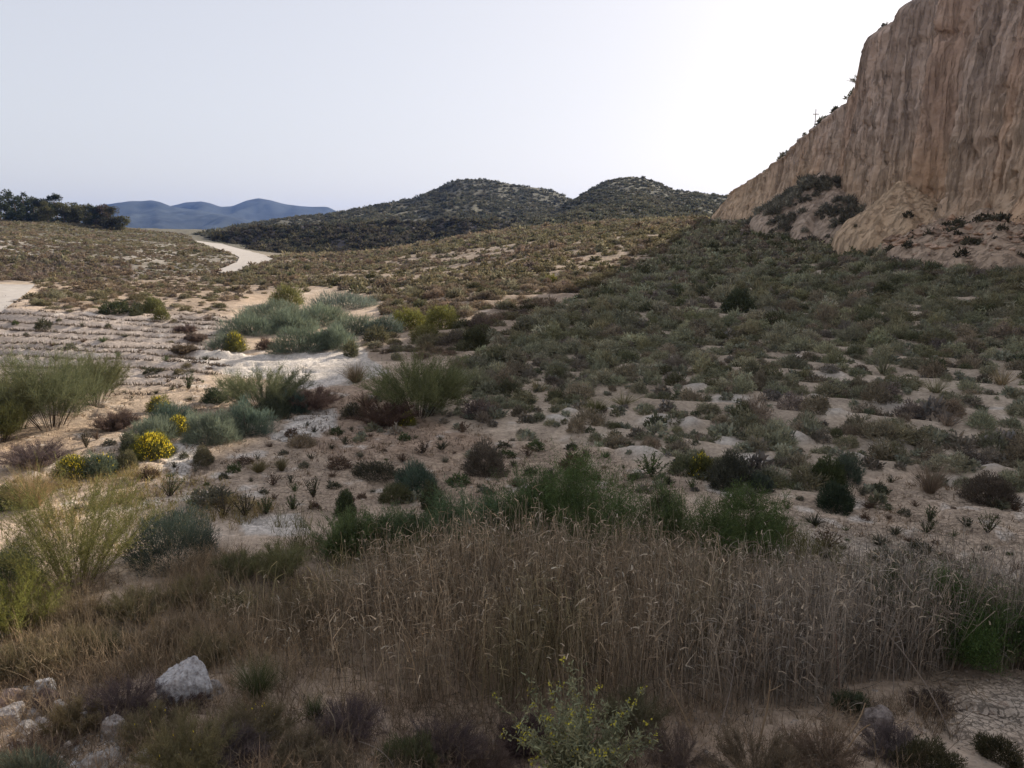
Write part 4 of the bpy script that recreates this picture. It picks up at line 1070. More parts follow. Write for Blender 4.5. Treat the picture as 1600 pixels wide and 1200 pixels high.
boulder(112,1136,30,20,'whitish stone between the dark brown rock and a thin weed',43,(1.1,1.08,1.05),'stone')
boulder(34,1146,44,20,'whitish flat stone below the small stones at the dark brown rock',45,(1.1,1.05,1.0),'stone')
boulder(222,1190,40,20,'whitish stone beside the pale pointed one near the lower edge',47,(1.05,1.02,1.0),'stone')
boulder(100,1178,36,18,'sandy stone half sunk above the broad pale slab',49,(0.9,0.8,0.7),'stone')
boulder(248,1118,34,18,'whitish stone at the open side of the dead shrub by the boulder',51,(1.05,1.02,1.0),'stone')
# pebbles and crumbs of soil nobody could count
def rubble(name, pts, size, col, seed, mat):
    rng = np.random.default_rng(seed)
    oc = nrm(np.array([[1,0,0],[-1,0,0],[0,1,0],[0,-1,0],[0,0,1],[0,0,-1.0],[.7,.7,.3],[-.7,.7,.3],[.7,-.7,.3],[-.7,-.7,.3]]))
    fc = np.array([[4,0,6],[4,6,2],[4,2,7],[4,7,1],[4,1,9],[4,9,3],[4,3,8],[4,8,0],[5,6,0],[5,2,6],[5,7,2],[5,1,7],[5,9,1],[5,3,9],[5,8,3],[5,0,8]])
    n = len(pts)
    s = size * np.exp(rng.normal(0, 0.45, n))
    Vv = oc[None] * rng.uniform(0.55, 1.15, (n, 10, 1)) * s[:, None, None] * np.array([1, 1, 0.65]) * rng.uniform(0.7, 1.3, (n, 1, 3))
    an = rng.uniform(0, 6.3, n); c, s_ = np.cos(an)[:, None], np.sin(an)[:, None]
    X = Vv[..., 0] * c - Vv[..., 1] * s_; Y = Vv[..., 0] * s_ + Vv[..., 1] * c
    Vv = np.stack([X, Y, Vv[..., 2]], -1) + pts[:, None, :]
    C = np.repeat(tints(rng, n, 0.15) * np.array(col), 10, 0)
    o = obj(name, mesh_from(name, Vv.reshape(-1, 3), (fc[None] + np.arange(n)[:, None, None] * 10).reshape(-1, 3), C), mat)
    kind(o, 'stuff')
def scatter_poly(poly, n, seed, far=260.0):
    rng = np.random.default_rng(seed)
    xs = [q[0] for q in poly]; ys = [q[1] for q in poly]
    px = rng.uniform(min(xs), max(xs), n * 6); py = rng.uniform(min(ys), max(ys), n * 6)
    okk = inpoly(px, py, poly); px, py = px[okk][:n], py[okk][:n]
    return np.array([hit(a, b, GZ, far) for a, b in zip(px, py)])
rubble('rubble', scatter_poly([(0,1070),(110,1085),(230,1130),(240,1200),(0,1200)], 520, 3), 0.024, (1.15, 1.1, 1.05), 3, M_ROCK)
rubble('gravel', scatter_poly([(260,690),(560,690),(1150,790),(1600,880),(1600,1200),(420,1200),(420,1120),(1300,1110),(1200,900),(480,830)], 1500, 5), 0.016, (0.85, 0.72, 0.6), 5, M_ROCK)
pts = scatter_poly([(1300,375),(1400,368),(1480,380),(1600,398),(1600,418),(1480,408),(1400,398),(1330,396)], 420, 7, 70)
_X, _Y, _Z = MOUNDS[2]; _r = np.random.default_rng(17); _i = (_r.integers(12, 48, 700), _r.integers(0, _X.shape[1], 700))
pts = np.stack([_X[_i], _Y[_i], _Z[_i]], -1)
rubble('rubble', pts, 0.20, (0.95, 0.82, 0.72), 7, M_CLIFF)

# ------------------------------------------------------------------ reeds and dry grass (nobody could count the stalks)
def world_points(poly, n, xr, yr, seed):
    rng = np.random.default_rng(seed)
    x = rng.uniform(*xr, n); y = rng.uniform(*yr, n)
    z = gz(x, y)
    px, py = project(x, y, z)
    wx = px + 22 * fbm(x * 0.9, y * 0.9, oct=2, seed=seed + 1); wy = py + 34 * fbm(x * 1.1, y * 1.1, oct=3, seed=seed + 2)
    okk = inpoly(wx, wy, poly)
    return np.stack([x, y, z], -1)[okk], px[okk], py[okk], rng

P_RBASE = [(330,990),(420,950),(560,935),(800,912),(1000,935),(1240,948),(1330,962),(1520,978),(1900,1000),(1900,1055),(1560,1062),(1330,1086),(1240,1100),(1100,1112),(960,1120),(780,1116),(640,1106),(520,1078),(430,1040)]
Pp, ppx, ppy, rng = world_points(P_RBASE, 95000, (-7, 14), (6.5, 13.5), 101)
keep = rng.random(len(Pp)) < np.clip(0.45 + 0.8 * fbm(Pp[:, 0] * 0.7, Pp[:, 1] * 0.7, oct=3, seed=103) + 0.35 * smooth(450, 700, ppx), 0.1, 1)
Pp, ppx, ppy = Pp[keep][:24000], ppx[keep][:24000], ppy[keep][:24000]
n = len(Pp)
hh = (0.55 + 0.62 * smooth(380, 760, ppx)) * rng.uniform(0.55, 1.12, n) * (1 + 0.28 * fbm(Pp[:, 0] * 0.8, Pp[:, 1] * 0.8, oct=2, seed=105))
g = fbm(Pp[:, 0] * 0.45, Pp[:, 1] * 0.45, oct=2, seed=107)
gr = smooth(900, 1350, ppx + 200 * g)
cb = np.array([0.265, 0.208, 0.143])[None] * (1 - gr)[:, None] + np.array([0.240, 0.203, 0.162])[None] * gr[:, None]
ol = smooth(0.05, 0.4, fbm(Pp[:, 0] * 0.6, Pp[:, 1] * 0.6, oct=2, seed=109))[:, None]
cb = cb * (1 - ol * 0.7) + np.array([0.165, 0.150, 0.065]) * ol * 0.7
cb = cb * tints(rng, n, 0.42) * 1.2
R = Strips()
D = nrm(np.array([0, 0, 1.0]) + rng.normal(0, 0.085, (n, 3)))
fl = rng.random(n) < 0.09
D[fl] = nrm(D[fl] + rng.normal(0, 0.5, (fl.sum(), 3)) * np.array([1, 1, 0.2]))
Pp[:, 2] -= 0.03
ctr = R.add(Pp, D, hh, rng.uniform(0.006, 0.010, n), rng, segs=4, bend=rng.normal(0, 0.10, (n, 3)), tip=0.5, col=cb)
for q in range(3):
    t = rng.integers(1, 5, n)
    pl = ctr[np.arange(n), t]
    dl = nrm(D * 0.6 + rng.normal(0, 0.55, (n, 3)))
    R.add(pl, dl, rng.uniform(0.08, 0.28, n), rng.uniform(0.006, 0.012, n), rng, segs=3, bend=np.stack([rng.normal(0, .2, n), rng.normal(0, .2, n), -rng.uniform(0.1, 0.9, n)], -1), tip=0.15, col=cb * rng.uniform(0.75, 1.35, (n, 1)))
hd = rng.random(n) < 0.22
R.add(ctr[hd, 4] - D[hd] * 0.04, nrm(D[hd] + rng.normal(0, 0.5, (hd.sum(), 3))), rng.uniform(0.06, 0.14, hd.sum()), rng.uniform(0.010, 0.020, hd.sum()), rng, segs=2, bend=np.array([[0, 0, -0.5]]), tip=0.4,
      col=np.array([0.52, 0.43, 0.32]) * tints(rng, hd.sum(), 0.25))
kind(obj('reeds', R.mesh('reeds'), M_REED), 'stuff', 'bed of dead brown reeds', 'reeds')

def grass(name, poly, n, xr, yr, hr, col, seed, keepn, wid=0.006):
    P_, a_, b_, rg = world_points(poly, n, xr, yr, seed)
    kp = rg.random(len(P_)) < np.clip(0.35 + 1.1 * fbm(P_[:, 0] * 1.1, P_[:, 1] * 1.1, oct=3, seed=seed + 3), 0.03, 1)
    P_ = P_[kp][:keepn]; m = len(P_)
    cg = np.array(col) * tints(rg, m, 0.28) * (1 + 0.25 * fbm(P_[:, 0] * 0.7, P_[:, 1] * 0.7, oct=2, seed=seed + 4))[:, None]
    S = Strips()
    q = 4
    PP = np.repeat(P_, q, 0) + rg.normal(0, 0.03, (m * q, 3)) * np.array([1, 1, 0]); cc = np.repeat(cg, q, 0) * rg.uniform(0.75, 1.3, (m * q, 1))
    PP[:, 2] -= 0.02
    c_ = S.add(PP, nrm(UP + rg.normal(0, 0.28, (m * q, 3))), rg.uniform(*hr, m * q), wid * rg.uniform(0.7, 1.3, m * q), rg, segs=3, bend=rg.normal(0, 0.25, (m * q, 3)), tip=0.25, col=cc)
    kk = rg.integers(0, m * q, m * q)
    S.add(c_[kk, 2], rg.normal(0, 1, (len(kk), 3)) + UP, 0.06 * rg.uniform(0.5, 1.6, len(kk)), wid * 0.9, rg, col=cc[kk] * 1.1)
    kind(obj(name, S.mesh(name), M_REED), 'stuff')
grass('dry_grass', [(0,930),(200,900),(330,890),(480,900),(560,950),(640,1095),(560,1120),(420,1085),(330,1060),(120,1065),(0,1075)], 26000, (-9, 0), (7, 13), (0.14, 0.48), (0.29, 0.222, 0.145), 201, 5200)
grass('dry_grass', [(0,1060),(330,1060),(640,1100),(960,1110),(1300,1095),(1500,1085),(1480,1200),(1100,1260),(0,1260)], 20000, (-6, 6), (5.6, 9), (0.06, 0.30), (0.25, 0.19, 0.13), 211, 3200)
grass('dry_grass', [(60,735),(330,740),(420,800),(340,860),(200,880),(60,870)], 16000, (-14, -4), (11, 19), (0.06, 0.25), (0.29, 0.225, 0.10), 221, 1500, 0.010)
grass('dry_grass', [(420,830),(900,810),(1240,850),(1330,900),(1500,930),(1500,965),(1240,950),(1000,935),(560,940),(430,930)], 24000, (-6, 9), (9, 14), (0.15, 0.5), (0.17, 0.155, 0.075), 231, 3000, 0.008)
grass('dry_grass', P_SAND, 40000, (-25, 16), (11, 32), (0.03, 0.12), (0.22, 0.165, 0.11), 241, 2600, 0.014)

# rows of withered growth left standing in the old plough furrows
P_, a_, b_, rg = world_points(P_FURROW + [], 160000, (-34, 1), (25, 52), 281)
wv_ = fbm(P_[:, 0] * 0.13, P_[:, 1] * 0.13, oct=3, seed=51)
q_ = (P_[:, 1] + 0.06 * P_[:, 0] + 0.45 * wv_ + 0.22 * fbm(P_[:, 0] * 0.5, P_[:, 1] * 0.5, oct=2, seed=57)) / 1.45
q_ = q_ - np.floor(q_)
kp = (q_ > 0.66) & (q_ < 0.92) & (rg.random(len(P_)) < np.clip(0.75 + 0.8 * fbm(P_[:, 0] * 0.25, P_[:, 1] * 0.7, oct=3, seed=283), 0.1, 1))
P_ = P_[kp][:11000]; m = len(P_)
S = Strips()
for _q in range(3):
    S.add(P_ + rg.normal(0, 0.05, (m, 3)) * np.array([1, 0.6, 0]), UP + rg.normal(0, 0.6, (m, 3)), rg.uniform(0.05, 0.17, m), rg.uniform(0.02, 0.05, m), rg, col=np.array([0.135, 0.108, 0.085]) * tints(rg, m, 0.3))
kind(obj('dry_grass', S.mesh('dry_grass'), M_REED), 'stuff')

# broken stalks and dry litter lying about
def litter(poly, n, keepn, seed, xr, yr, lr, col):
    P_, a_, b_, rg = world_points(poly, n, xr, yr, seed)
    kp = rg.random(len(P_)) < np.clip(0.3 + 1.1 * fbm(P_[:, 0] * 1.3, P_[:, 1] * 1.3, oct=3, seed=seed + 3), 0.02, 1)
    P_ = P_[kp][:keepn]; m = len(P_); P_[:, 2] += 0.012
    S = Strips()
    D_ = rg.normal(size=(m, 3)) * np.array([1, 1, 0.10]); D_[:, 2] = np.abs(D_[:, 2])
    S.add(P_, D_, rg.uniform(*lr, m), rg.uniform(0.005, 0.011, m), rg, segs=2, bend=rg.normal(0, 0.1, (m, 3)) * np.array([1, 1, 0.2]), tip=0.5, col=np.array(col) * tints(rg, m, 0.35))
    kind(obj('litter', S.mesh('litter'), M_REED), 'stuff')
litter([(0,900),(400,870),(500,1000),(1000,1060),(1560,1030),(1560,1120),(1300,1160),(900,1200),(0,1200)], 40000, 7000, 251, (-8, 9), (5.8, 12), (0.05, 0.28), (0.30, 0.24, 0.175))
litter(P_SAND, 40000, 2200, 261, (-25, 16), (11, 32), (0.05, 0.25), (0.17, 0.13, 0.10))

# ------------------------------------------------------------------ scrub on the slopes
def bush_template(n, seed, w=1.0, h=0.62, style=0):
    rg = np.random.default_rng(seed)
    ll = 2.6 if style == 0 else 4.0
    if n < 200:
        ll, style = 1.5, 0
    LW = math.sqrt(3.0 * pi * w * h * 0.8 / (ll * n))
    S = dome_leaves(rg, w, h, LW * ll, LW, cover=3.0, lump=0.38, up=0.25 if style == 0 else 0.6, nmax=n + 1, asym=0.12, jit=0.5)
    return S

CW = {'grey green': (GREY, 0.47), 'olive': (OLIVE, 0.27), 'brown': (BROWN, 0.13), 'purple brown': (PURPLE, 0.05), 'dark green': (DARK, 0.08)}
rng = np.random.default_rng(77)
cell = 0.60
gx, gy = np.meshgrid(np.arange(-150, 36, cell), np.arange(12, 240, cell))
gx = (gx + rng.uniform(-0.5, 0.5, gx.shape) * cell).ravel(); gy = (gy + rng.uniform(-0.5, 0.5, gy.shape) * cell).ravel()
pz = gz(gx, gy); qx, qy = project(gx, gy, pz)
vis = (qx > -120) & (qx < 1720) & (qy < 900) & (gx < 30.5)
gx, gy, pz, qx, qy = [v[vis] for v in (gx, gy, pz, qx, qy)]
jx = qx + 12 * fbm(gx * 0.4, gy * 0.4, oct=2, seed=301); jy = qy + 8 * fbm(gx * 0.4, gy * 0.4, oct=2, seed=302) * np.clip((qy - 345) / 200, 0.1, 1.5)
nz = fbm(gx * 0.33, gy * 0.33, oct=3, seed=303)
nl = fbm(gx * 0.10, gy * 0.10, oct=3, seed=304)
# plants follow the terraces: more of them low on each riser
wv = fbm(gx * 0.13, gy * 0.13, oct=3, seed=51)
s1 = (0.335 * gx + 0.94 * gy + 1.3 * wv) / 1.65
row = 0.5 + 0.5 * np.cos(2 * pi * (s1 - 0.10))
t1 = 0.94 * gx - 0.335 * gy
band = fbm(s1 * 0.42, t1 * 0.055, oct=3, seed=311)
dens = np.zeros(len(gx)); zone = np.full(len(gx), '', object)
def zset(poly, dd, nm):
    i = inpoly(jx, jy, poly)
    dens[i] = dd[i] if hasattr(dd, '__len__') else dd
    zone[i] = nm
zset(P_HILL, np.clip(0.48 + 0.6 * nz + 0.8 * band, 0.05, 0.9), 'hill')
zset(P_DARKBANK, 0.55, 'bank')
zset(P_MID, np.clip(0.50 + 0.7 * nz, 0.1, 0.9), 'mid')
zset(P_FURROW, np.clip(0.05 + 0.25 * nz, 0.0, 0.35), 'furrow')
zset(P_SUN, np.clip(0.55 + 0.45 * nz + 0.4 * (row - 0.5) + 1.0 * band, 0.06, 0.97), 'sun')
zset(P_SHADE, np.clip(0.97 + 0.35 * nz + 0.75 * (row - 0.5) + 0.55 * band, 0.15, 1), 'shade')
lower = smooth(640, 740, jy - 0.09 * (jx - 1000))
dens = np.where(zone == 'shade', dens * (1 - 0.12 * lower), dens)
for hx, hy, hw, hh_ in HUMMOCKS:
    dens = np.where(((qx - hx) / (hw * 0.6)) ** 2 + ((qy - hy) / (hh_ * 0.9)) ** 2 < 1, 0, dens)
clear = [(x_, y_ - 3, w_) for (_, _, x_, y_, w_, *_r) in PL]
for cx_, cy_, cw_ in clear:
    dens = np.where(((qx - cx_) / (cw_ * 0.62)) ** 2 + ((qy - cy_) / max(cw_ * 0.22, 5)) ** 2 < 1, 0, dens)
dens = np.where(inpoly(qx, qy, ROADPX) | inpoly(qx, qy, TRACKPX) | inpoly(qx, qy, P_WHITE), 0, dens)
sel = rng.random(len(gx)) < dens
gx, gy, pz, qx, qy, zone, nz, nl = [v[sel] for v in (gx, gy, pz, qx, qy, zone, nz, nl)]
nb = len(gx)
bw = 0.63 * np.exp(rng.normal(0, 0.36, nb)) * (1 + 0.30 * nl)
bw = np.where(zone == 'shade', np.minimum(bw, 0.95) * (0.86 + 0.28 * smooth(22, 36, gy)), bw)
bw = np.where(zone == 'furrow', bw * 0.42, bw); bw = np.where(zone == 'hill', bw * 0.62, bw); bw = np.where(zone == 'bank', bw * 0.8, bw); bw = np.where(zone == 'mid', bw * 0.75, bw); bw = np.where(zone == 'sun', bw * 0.9, bw)
bw = np.minimum(bw, 1.15)
bh = bw * np.clip(rng.normal(0.53, 0.10, nb), 0.36, 0.85) * np.where(np.isin(zone, ['hill', 'mid']), 0.72, 1.0) * np.where(zone == 'sun', 0.86, 1.0)
names = list(CW); base_p = np.array([CW[k_][1] for k_ in names])
pw = np.tile(base_p, (nb, 1))
sun_i = np.isin(zone, ['sun', 'mid', 'hill', 'furrow', 'bank'])
pw[sun_i] = np.array([0.18, 0.34, 0.36, 0.06, 0.06])
pw[zone == 'bank'] = np.array([0.05, 0.1, 0.45, 0.38, 0.02])
up_ = (zone == 'shade') & (gy > 40); pw[up_] = np.array([0.42, 0.18, 0.10, 0.12, 0.18])
nl2 = fbm(gx * 0.08, gy * 0.08, oct=3, seed=310)
pw[:, 2] *= np.clip(1 + 3 * nl2, 0.2, 3); pw[:, 1] *= np.clip(1 - 2 * nl2, 0.2, 3)
pw /= pw.sum(1, keepdims=True)
ci = (rng.random((nb, 1)) > np.cumsum(pw, 1)).sum(1).clip(0, 4)
cbase = np.array([CW[k_][0] for k_ in names])[ci] * np.exp(rng.normal(0, 0.16, (nb, 1))) * (1 + rng.normal(0, 0.022, (nb, 3)))
cbase *= np.array([1.17, 1.12, 1.03])
cbase[sun_i] *= np.array([0.79, 0.74, 0.73])
fdep = gy * cp - (pz - CAMZ) * sp
shown = bw / fdep * FPX
inframe = (qx > 4) & (qx < 1596) & (qy < 1190) & np.isin(zone, ['shade', 'sun', 'mid'])
order = np.argsort(-np.where(inframe, shown, 0))
WET = np.isin(ci, [2, 3])
pick_scrub = [i for i in order if inframe[i] and not WET[i]][:245]
pick_dry = [i for i in order if inframe[i] and WET[i]][:150]
picked = np.array(pick_scrub + pick_dry)

ORD = ['nearest', 'second', 'third', 'fourth', 'fifth', 'sixth', 'seventh', 'eighth', 'ninth', 'tenth', 'eleventh', 'twelfth', 'thirteenth', 'fourteenth', 'fifteenth', 'sixteenth', 'seventeenth', 'eighteenth', 'nineteenth', 'twentieth']
lm = np.array([(a, b) for a, b, _ in LAND]); lt = [c_ for *_, c_ in LAND]
bucket = {}
def place_words(i, colour, noun):
    dx = qx[i] - lm[:, 0]; dy = (qy[i] - lm[:, 1]) * 2.0
    o_ = np.argsort(np.hypot(dx, dy))
    j = o_[0]
    if abs(dx[j]) > abs(dy[j]) * 1.2:
        dr = 'toward the cliff from' if dx[j] > 0 else 'toward the road from'
    else:
        dr = 'downhill of' if dy[j] > 0 else 'uphill of'
    size = 'small' if bw[i] < 0.58 else ('large' if bw[i] > 0.88 else 'medium')
    bucket.setdefault((size, colour, noun, dr, lt[j]), []).append((float(np.hypot(dx[j], dy[j])), i))
for i in picked:
    place_words(i, names[ci[i]], 'bush')
label_of = {}
for (size, colour, noun, dr, l_), rows in bucket.items():
    rows.sort()
    for r_, (_, i) in enumerate(rows):
        label_of[i] = f"{size} {colour} {noun}, {('first', *ORD[1:])[min(r_, 19)]} {dr} {l_}"

TPL = [bush_template(1500 if i < 5 else 1100, 400 + i, 1.0, 0.62, i % 2).mesh('bush') for i in range(9)]
for me in TPL:
    me.materials.append(M_LEAF)
src = {}
for i in picked:
    dry = WET[i]
    key = (bool(dry), int(rng.integers(0, 9)))
    nm = 'dry_shrub' if dry else 'scrub_bush'
    if key not in src:
        o = bpy.data.objects.new(nm, TPL[key[1]]); src[key] = o
    else:
        o = src[key].copy()
    COL.objects.link(o)
    o.name = nm
    o.location = (gx[i], gy[i], float(pz[i]) - 0.03)
    o.rotation_euler = (0, 0, rng.uniform(0, 6.28))
    o.scale = (bw[i], bw[i] * rng.uniform(0.85, 1.15), bh[i] / 0.62)
    o.color = (*np.clip(cbase[i], 0.02, 0.6), 1)
    tag(o, label_of[i], 'shrub', 'dry brown shrubs on the scrub slope' if dry else 'green scrub bushes on the slope below the cliff')

def merge_bushes(name, px_, py_, pz_, w_, h_, c_, nq, seed, ntpl=6, label=None):
    """one object for a mass of bushes nobody could count; each gets its own turn, size and colour"""
    rg = np.random.default_rng(seed)
    tp = [bush_template(nq, seed + 50 + i, 1.0, 0.62, i % 2).arrays() for i in range(ntpl)]
    Vs, Fs, Cs, off = [], [], [], 0
    which = rg.integers(0, ntpl, len(px_))
    for q in range(ntpl):
        ii = np.nonzero(which == q)[0]
        if not len(ii):
            continue
        tv, tf, tc = tp[q]
        a = rg.uniform(0, 6.283, len(ii)); ca, sa = np.cos(a)[:, None], np.sin(a)[:, None]
        sx = w_[ii][:, None] * rg.uniform(0.85, 1.2, (len(ii), 1)); sy = w_[ii][:, None]; sz = h_[ii][:, None] / 0.62
        X = tv[:, 0] * sx; Y = tv[:, 1] * sy
        v = np.stack([X * ca - Y * sa + px_[ii][:, None], X * sa + Y * ca + py_[ii][:, None], tv[:, 2] * sz + pz_[ii][:, None] - 0.03], -1)
        Vs.append(v.reshape(-1, 3).astype(np.float32)); Cs.append((tc[None] * c_[ii][:, None, :]).reshape(-1, 3).astype(np.float32))
        Fs.append((tf[None] + (off + np.arange(len(ii)) * len(tv))[:, None, None]).reshape(-1, 4).astype(np.int32)); off += len(ii) * len(tv)
    return np.concatenate(Vs), np.concatenate(Fs), np.concatenate(Cs)

rest = np.ones(nb, bool); rest[picked] = False
arr = []
for lo, hi, nq in ((0, 34, 800), (34, 55, 400), (55, 85, 170), (85, 130, 80), (130, 400, 34)):
    m_ = rest & (gy >= lo) & (gy < hi)
    if m_.any():
        arr.append(merge_bushes('undergrowth', gx[m_], gy[m_], pz[m_], bw[m_], bh[m_], cbase[m_], nq, int(500 + lo)))
def joined(name, arr, mat, label, cat):
    off = 0; Vs, Fs, Cs = [], [], []
    for v, f, c in arr:
        Vs.append(v); Fs.append(f + off); Cs.append(c); off += len(v)
    return kind(obj(name, mesh_from(name, np.concatenate(Vs), np.concatenate(Fs), np.concatenate(Cs)), mat), 'stuff', label, cat)
# seedlings and low cushions between the bigger bushes
rg = np.random.default_rng(95)
ux, uy = np.meshgrid(np.arange(-8, 22, 0.36), np.arange(12, 34, 0.36))
ux = (ux + rg.uniform(-0.5, 0.5, ux.shape) * 0.36).ravel(); uy = (uy + rg.uniform(-0.5, 0.5, uy.shape) * 0.36).ravel()
uz = gz(ux, uy); u1, u2 = project(ux, uy, uz)
un = fbm(ux * 0.6, uy * 0.6, oct=3, seed=97)
ud = np.where(inpoly(u1, u2, P_SHADE), 0.34 + 0.5 * un, np.where(inpoly(u1, u2, P_SAND) & (u1 > 560), 0.07 + 0.25 * un, 0))
kp = rg.random(len(ux)) < ud
w_ = 0.26 * np.exp(rg.normal(0, 0.35, kp.sum()))
uc = np.array([GREY, OLIVE, BROWN, PURPLE, DARK])[rg.choice(5, kp.sum(), p=[0.4, 0.24, 0.22, 0.06, 0.08])] * np.exp(rg.normal(0, 0.2, (kp.sum(), 1)))
arr.append(merge_bushes('u', ux[kp], uy[kp], uz[kp], w_, w_ * 0.6, uc, 140, 601))
# scrub on talus and cliff brow
rg = np.random.default_rng(88)
X, Y, Z = MOUNDS[1]
ii = rg.integers(8, 46, 420), rg.integers(0, X.shape[1], 420)
kp = (X[ii] < 30) & (fbm(X[ii] * 0.4, Y[ii] * 0.4, oct=2, seed=3) > -0.15)
w_ = rg.uniform(0.4, 1.15, kp.sum())
arr.append(merge_bushes('u', X[ii][kp], Y[ii][kp], Z[ii][kp] - 0.05, w_, w_ * 0.6, np.array([[0.185, 0.172, 0.135]]) * np.exp(rg.normal(0, 0.3, (kp.sum(), 1))), 220, 611))
for M_, cnt, xr_ in ((MOUNDS[0], 9, (20, 48)), (MOUNDS[2], 130, (10, 46))):
    X, Y, Z = M_
    ii = rg.integers(*xr_, cnt), rg.integers(0, X.shape[1], cnt)
    w_ = rg.uniform(0.25, 0.75, cnt)
    arr.append(merge_bushes('u', X[ii], Y[ii], Z[ii] - 0.05, w_, w_ * 0.65, np.array([[0.11, 0.10, 0.07]]) * np.exp(rg.normal(0, 0.25, (cnt, 1))), 130, 621 + cnt))
# crest of the debris mound and the brow of the cliff
jb = np.nonzero((CY > 46) & (CY < 119))[0]
jj = rg.choice(jb, 170); e_ = rg.uniform(-0.1, 2.5, 170)
w_ = rg.uniform(0.25, 0.85, 170) * smooth(120, 90, CY[jj]) + 0.15
arr.append(merge_bushes('u', CX[CNV - 1, jj] + e_, CY[jj], CZ[CNV - 1, jj] + 0.12 * np.minimum(e_, 1), w_, w_ * 0.6, np.array([[0.11, 0.105, 0.07]]) * np.exp(rg.normal(0, 0.2, (170, 1))), 130, 655))
joined('undergrowth', arr, M_MASS, 'mass of low grey and brown scrub', 'scrub')

def hill_cover(name, H, n, wr, col, seed, nq=26, tmax=0.35, gate=-0.1):
    X, Y, Z, t = H
    rg = np.random.default_rng(seed)
    imax = np.searchsorted(t, tmax)
    i = rg.integers(1, imax - 1, n); j = rg.integers(1, X.shape[1] - 2, n); u = rg.random(n); v = rg.random(n)
    def bl(A):
        return (A[i, j] * (1 - u) + A[i + 1, j] * u) * (1 - v) + (A[i, j + 1] * (1 - u) + A[i + 1, j + 1] * u) * v
    x, y, z = bl(X), bl(Y), bl(Z)
    g = fbm(x * 3.0 / wr[1] * 0.08, y * 3.0 / wr[1] * 0.08, oct=3, seed=seed)
    kp = g > gate * (1 + rg.normal(0, 1.0, n))
    x, y, z = x[kp], y[kp], z[kp]
    w = rg.uniform(*wr, len(x)) * np.exp(rg.normal(0, 0.25, len(x)))
    pal = np.array(col)[rg.integers(0, len(col), len(x))] * np.exp(rg.normal(0, 0.22, (len(x), 1)))
    joined(name, [merge_bushes('u', x, y, z - 0.05, w, w * 0.48, pal, nq, seed)], M_MASS, None, None)
HC = [(0.110, 0.108, 0.080), (0.125, 0.120, 0.088), (0.138, 0.126, 0.094), (0.095, 0.098, 0.072)]
hill_cover('undergrowth', HL0, 4500, (0.6, 1.4), [(0.09, 0.08, 0.06), (0.07, 0.062, 0.052), (0.11, 0.10, 0.065), (0.06, 0.062, 0.045)], 701, 50, 0.5, -0.5)
hill_cover('undergrowth', HL1, 12000, (0.7, 1.7), HC, 711, 50, 0.3, -0.5)
hill_cover('undergrowth', HL2, 10000, (0.5, 1.3), HC, 721, 60, 0.3, -0.5)

# small salt plants scattered on the bare soil
rg = np.random.default_rng(909)
STPL = []
for i in range(6):
    T, S = sprig(np.random.default_rng(930 + i), 1.0, 0.8, n=16 + 2 * i, LL=0.10, LW=0.04, leaves=20)
    a1, a2 = T.arrays(), S.arrays()
    me = mesh_from('saltbush', np.concatenate([a1[0], a2[0]]), np.concatenate([a1[1], a2[1] + len(a1[0])]), np.concatenate([a1[2], a2[2]]))
    if i in (2, 4):
        me = mesh_from('low_plant', *bush_template(420, 940 + i, 1.0, 0.62, 0).arrays())
    if i in (1, 5):
        me = mesh_from('low_plant', *tuft(np.random.default_rng(950 + i), 1.0, 0.8, n=130, W=0.03).arrays())
    me.materials.append(M_LEAF); STPL.append(me)
cnt, tries = 0, 0
used = [(x_, y_, w_) for (_, _, x_, y_, w_, *_r) in PL]
sb = {}
rows = []
while cnt < 200 and tries < 16000:
    tries += 1
    a_, b_ = rg.uniform(10, 1590), rg.uniform(600, 905) if rg.random() < 0.8 else rg.uniform(490, 610)
    if not (inpoly(a_, b_, P_SAND) or (inpoly(a_, b_, P_FURROW) and rg.random() < 0.9) or inpoly(a_, b_, P_MUD)):
        continue
    if any(((a_ - x_) / (w_ * 0.5 + 14)) ** 2 + ((b_ - y_) / (w_ * 0.22 + 8)) ** 2 < 1 for x_, y_, w_ in used):
        continue
    w_ = 18 * np.exp(rg.normal(0, 0.4)) * (0.6 + 0.5 * (b_ - 500) / 300)
    used.append((a_, b_, w_)); cnt += 1
    p = hit(a_, b_, GZ); W, Hh, f_ = px_size(p, w_, w_ * rg.uniform(0.5, 0.85))
    cname, cc = [('dark', SALT), ('brown', (0.15, 0.105, 0.075)), ('green', (0.10, 0.12, 0.055)), ('greyish', (0.15, 0.14, 0.10))][rg.choice(4, p=[0.4, 0.25, 0.2, 0.15])]
    rows.append((a_, b_, p, W, Hh, cname, cc))
bucket = {}
for n_, (a_, b_, p, W, Hh, cname, cc) in enumerate(rows):
    dx = a_ - lm[:, 0]; dy = (b_ - lm[:, 1]) * 2.0
    j = int(np.argmin(np.hypot(dx, dy)))
    dr = ('toward the cliff from' if dx[j] > 0 else 'toward the road from') if abs(dx[j]) > abs(dy[j]) * 1.2 else ('downhill of' if dy[j] > 0 else 'uphill of')
    bucket.setdefault((cname, dr, lt[j]), []).append((float(np.hypot(dx[j], dy[j])), n_))
lab = {}
for (cname, dr, l_), rr_ in bucket.items():
    rr_.sort()
    for r_, (_, n_) in enumerate(rr_):
        lab[n_] = f"little {cname} plant, {('first', *ORD[1:])[min(r_, 19)]} {dr} {l_}"
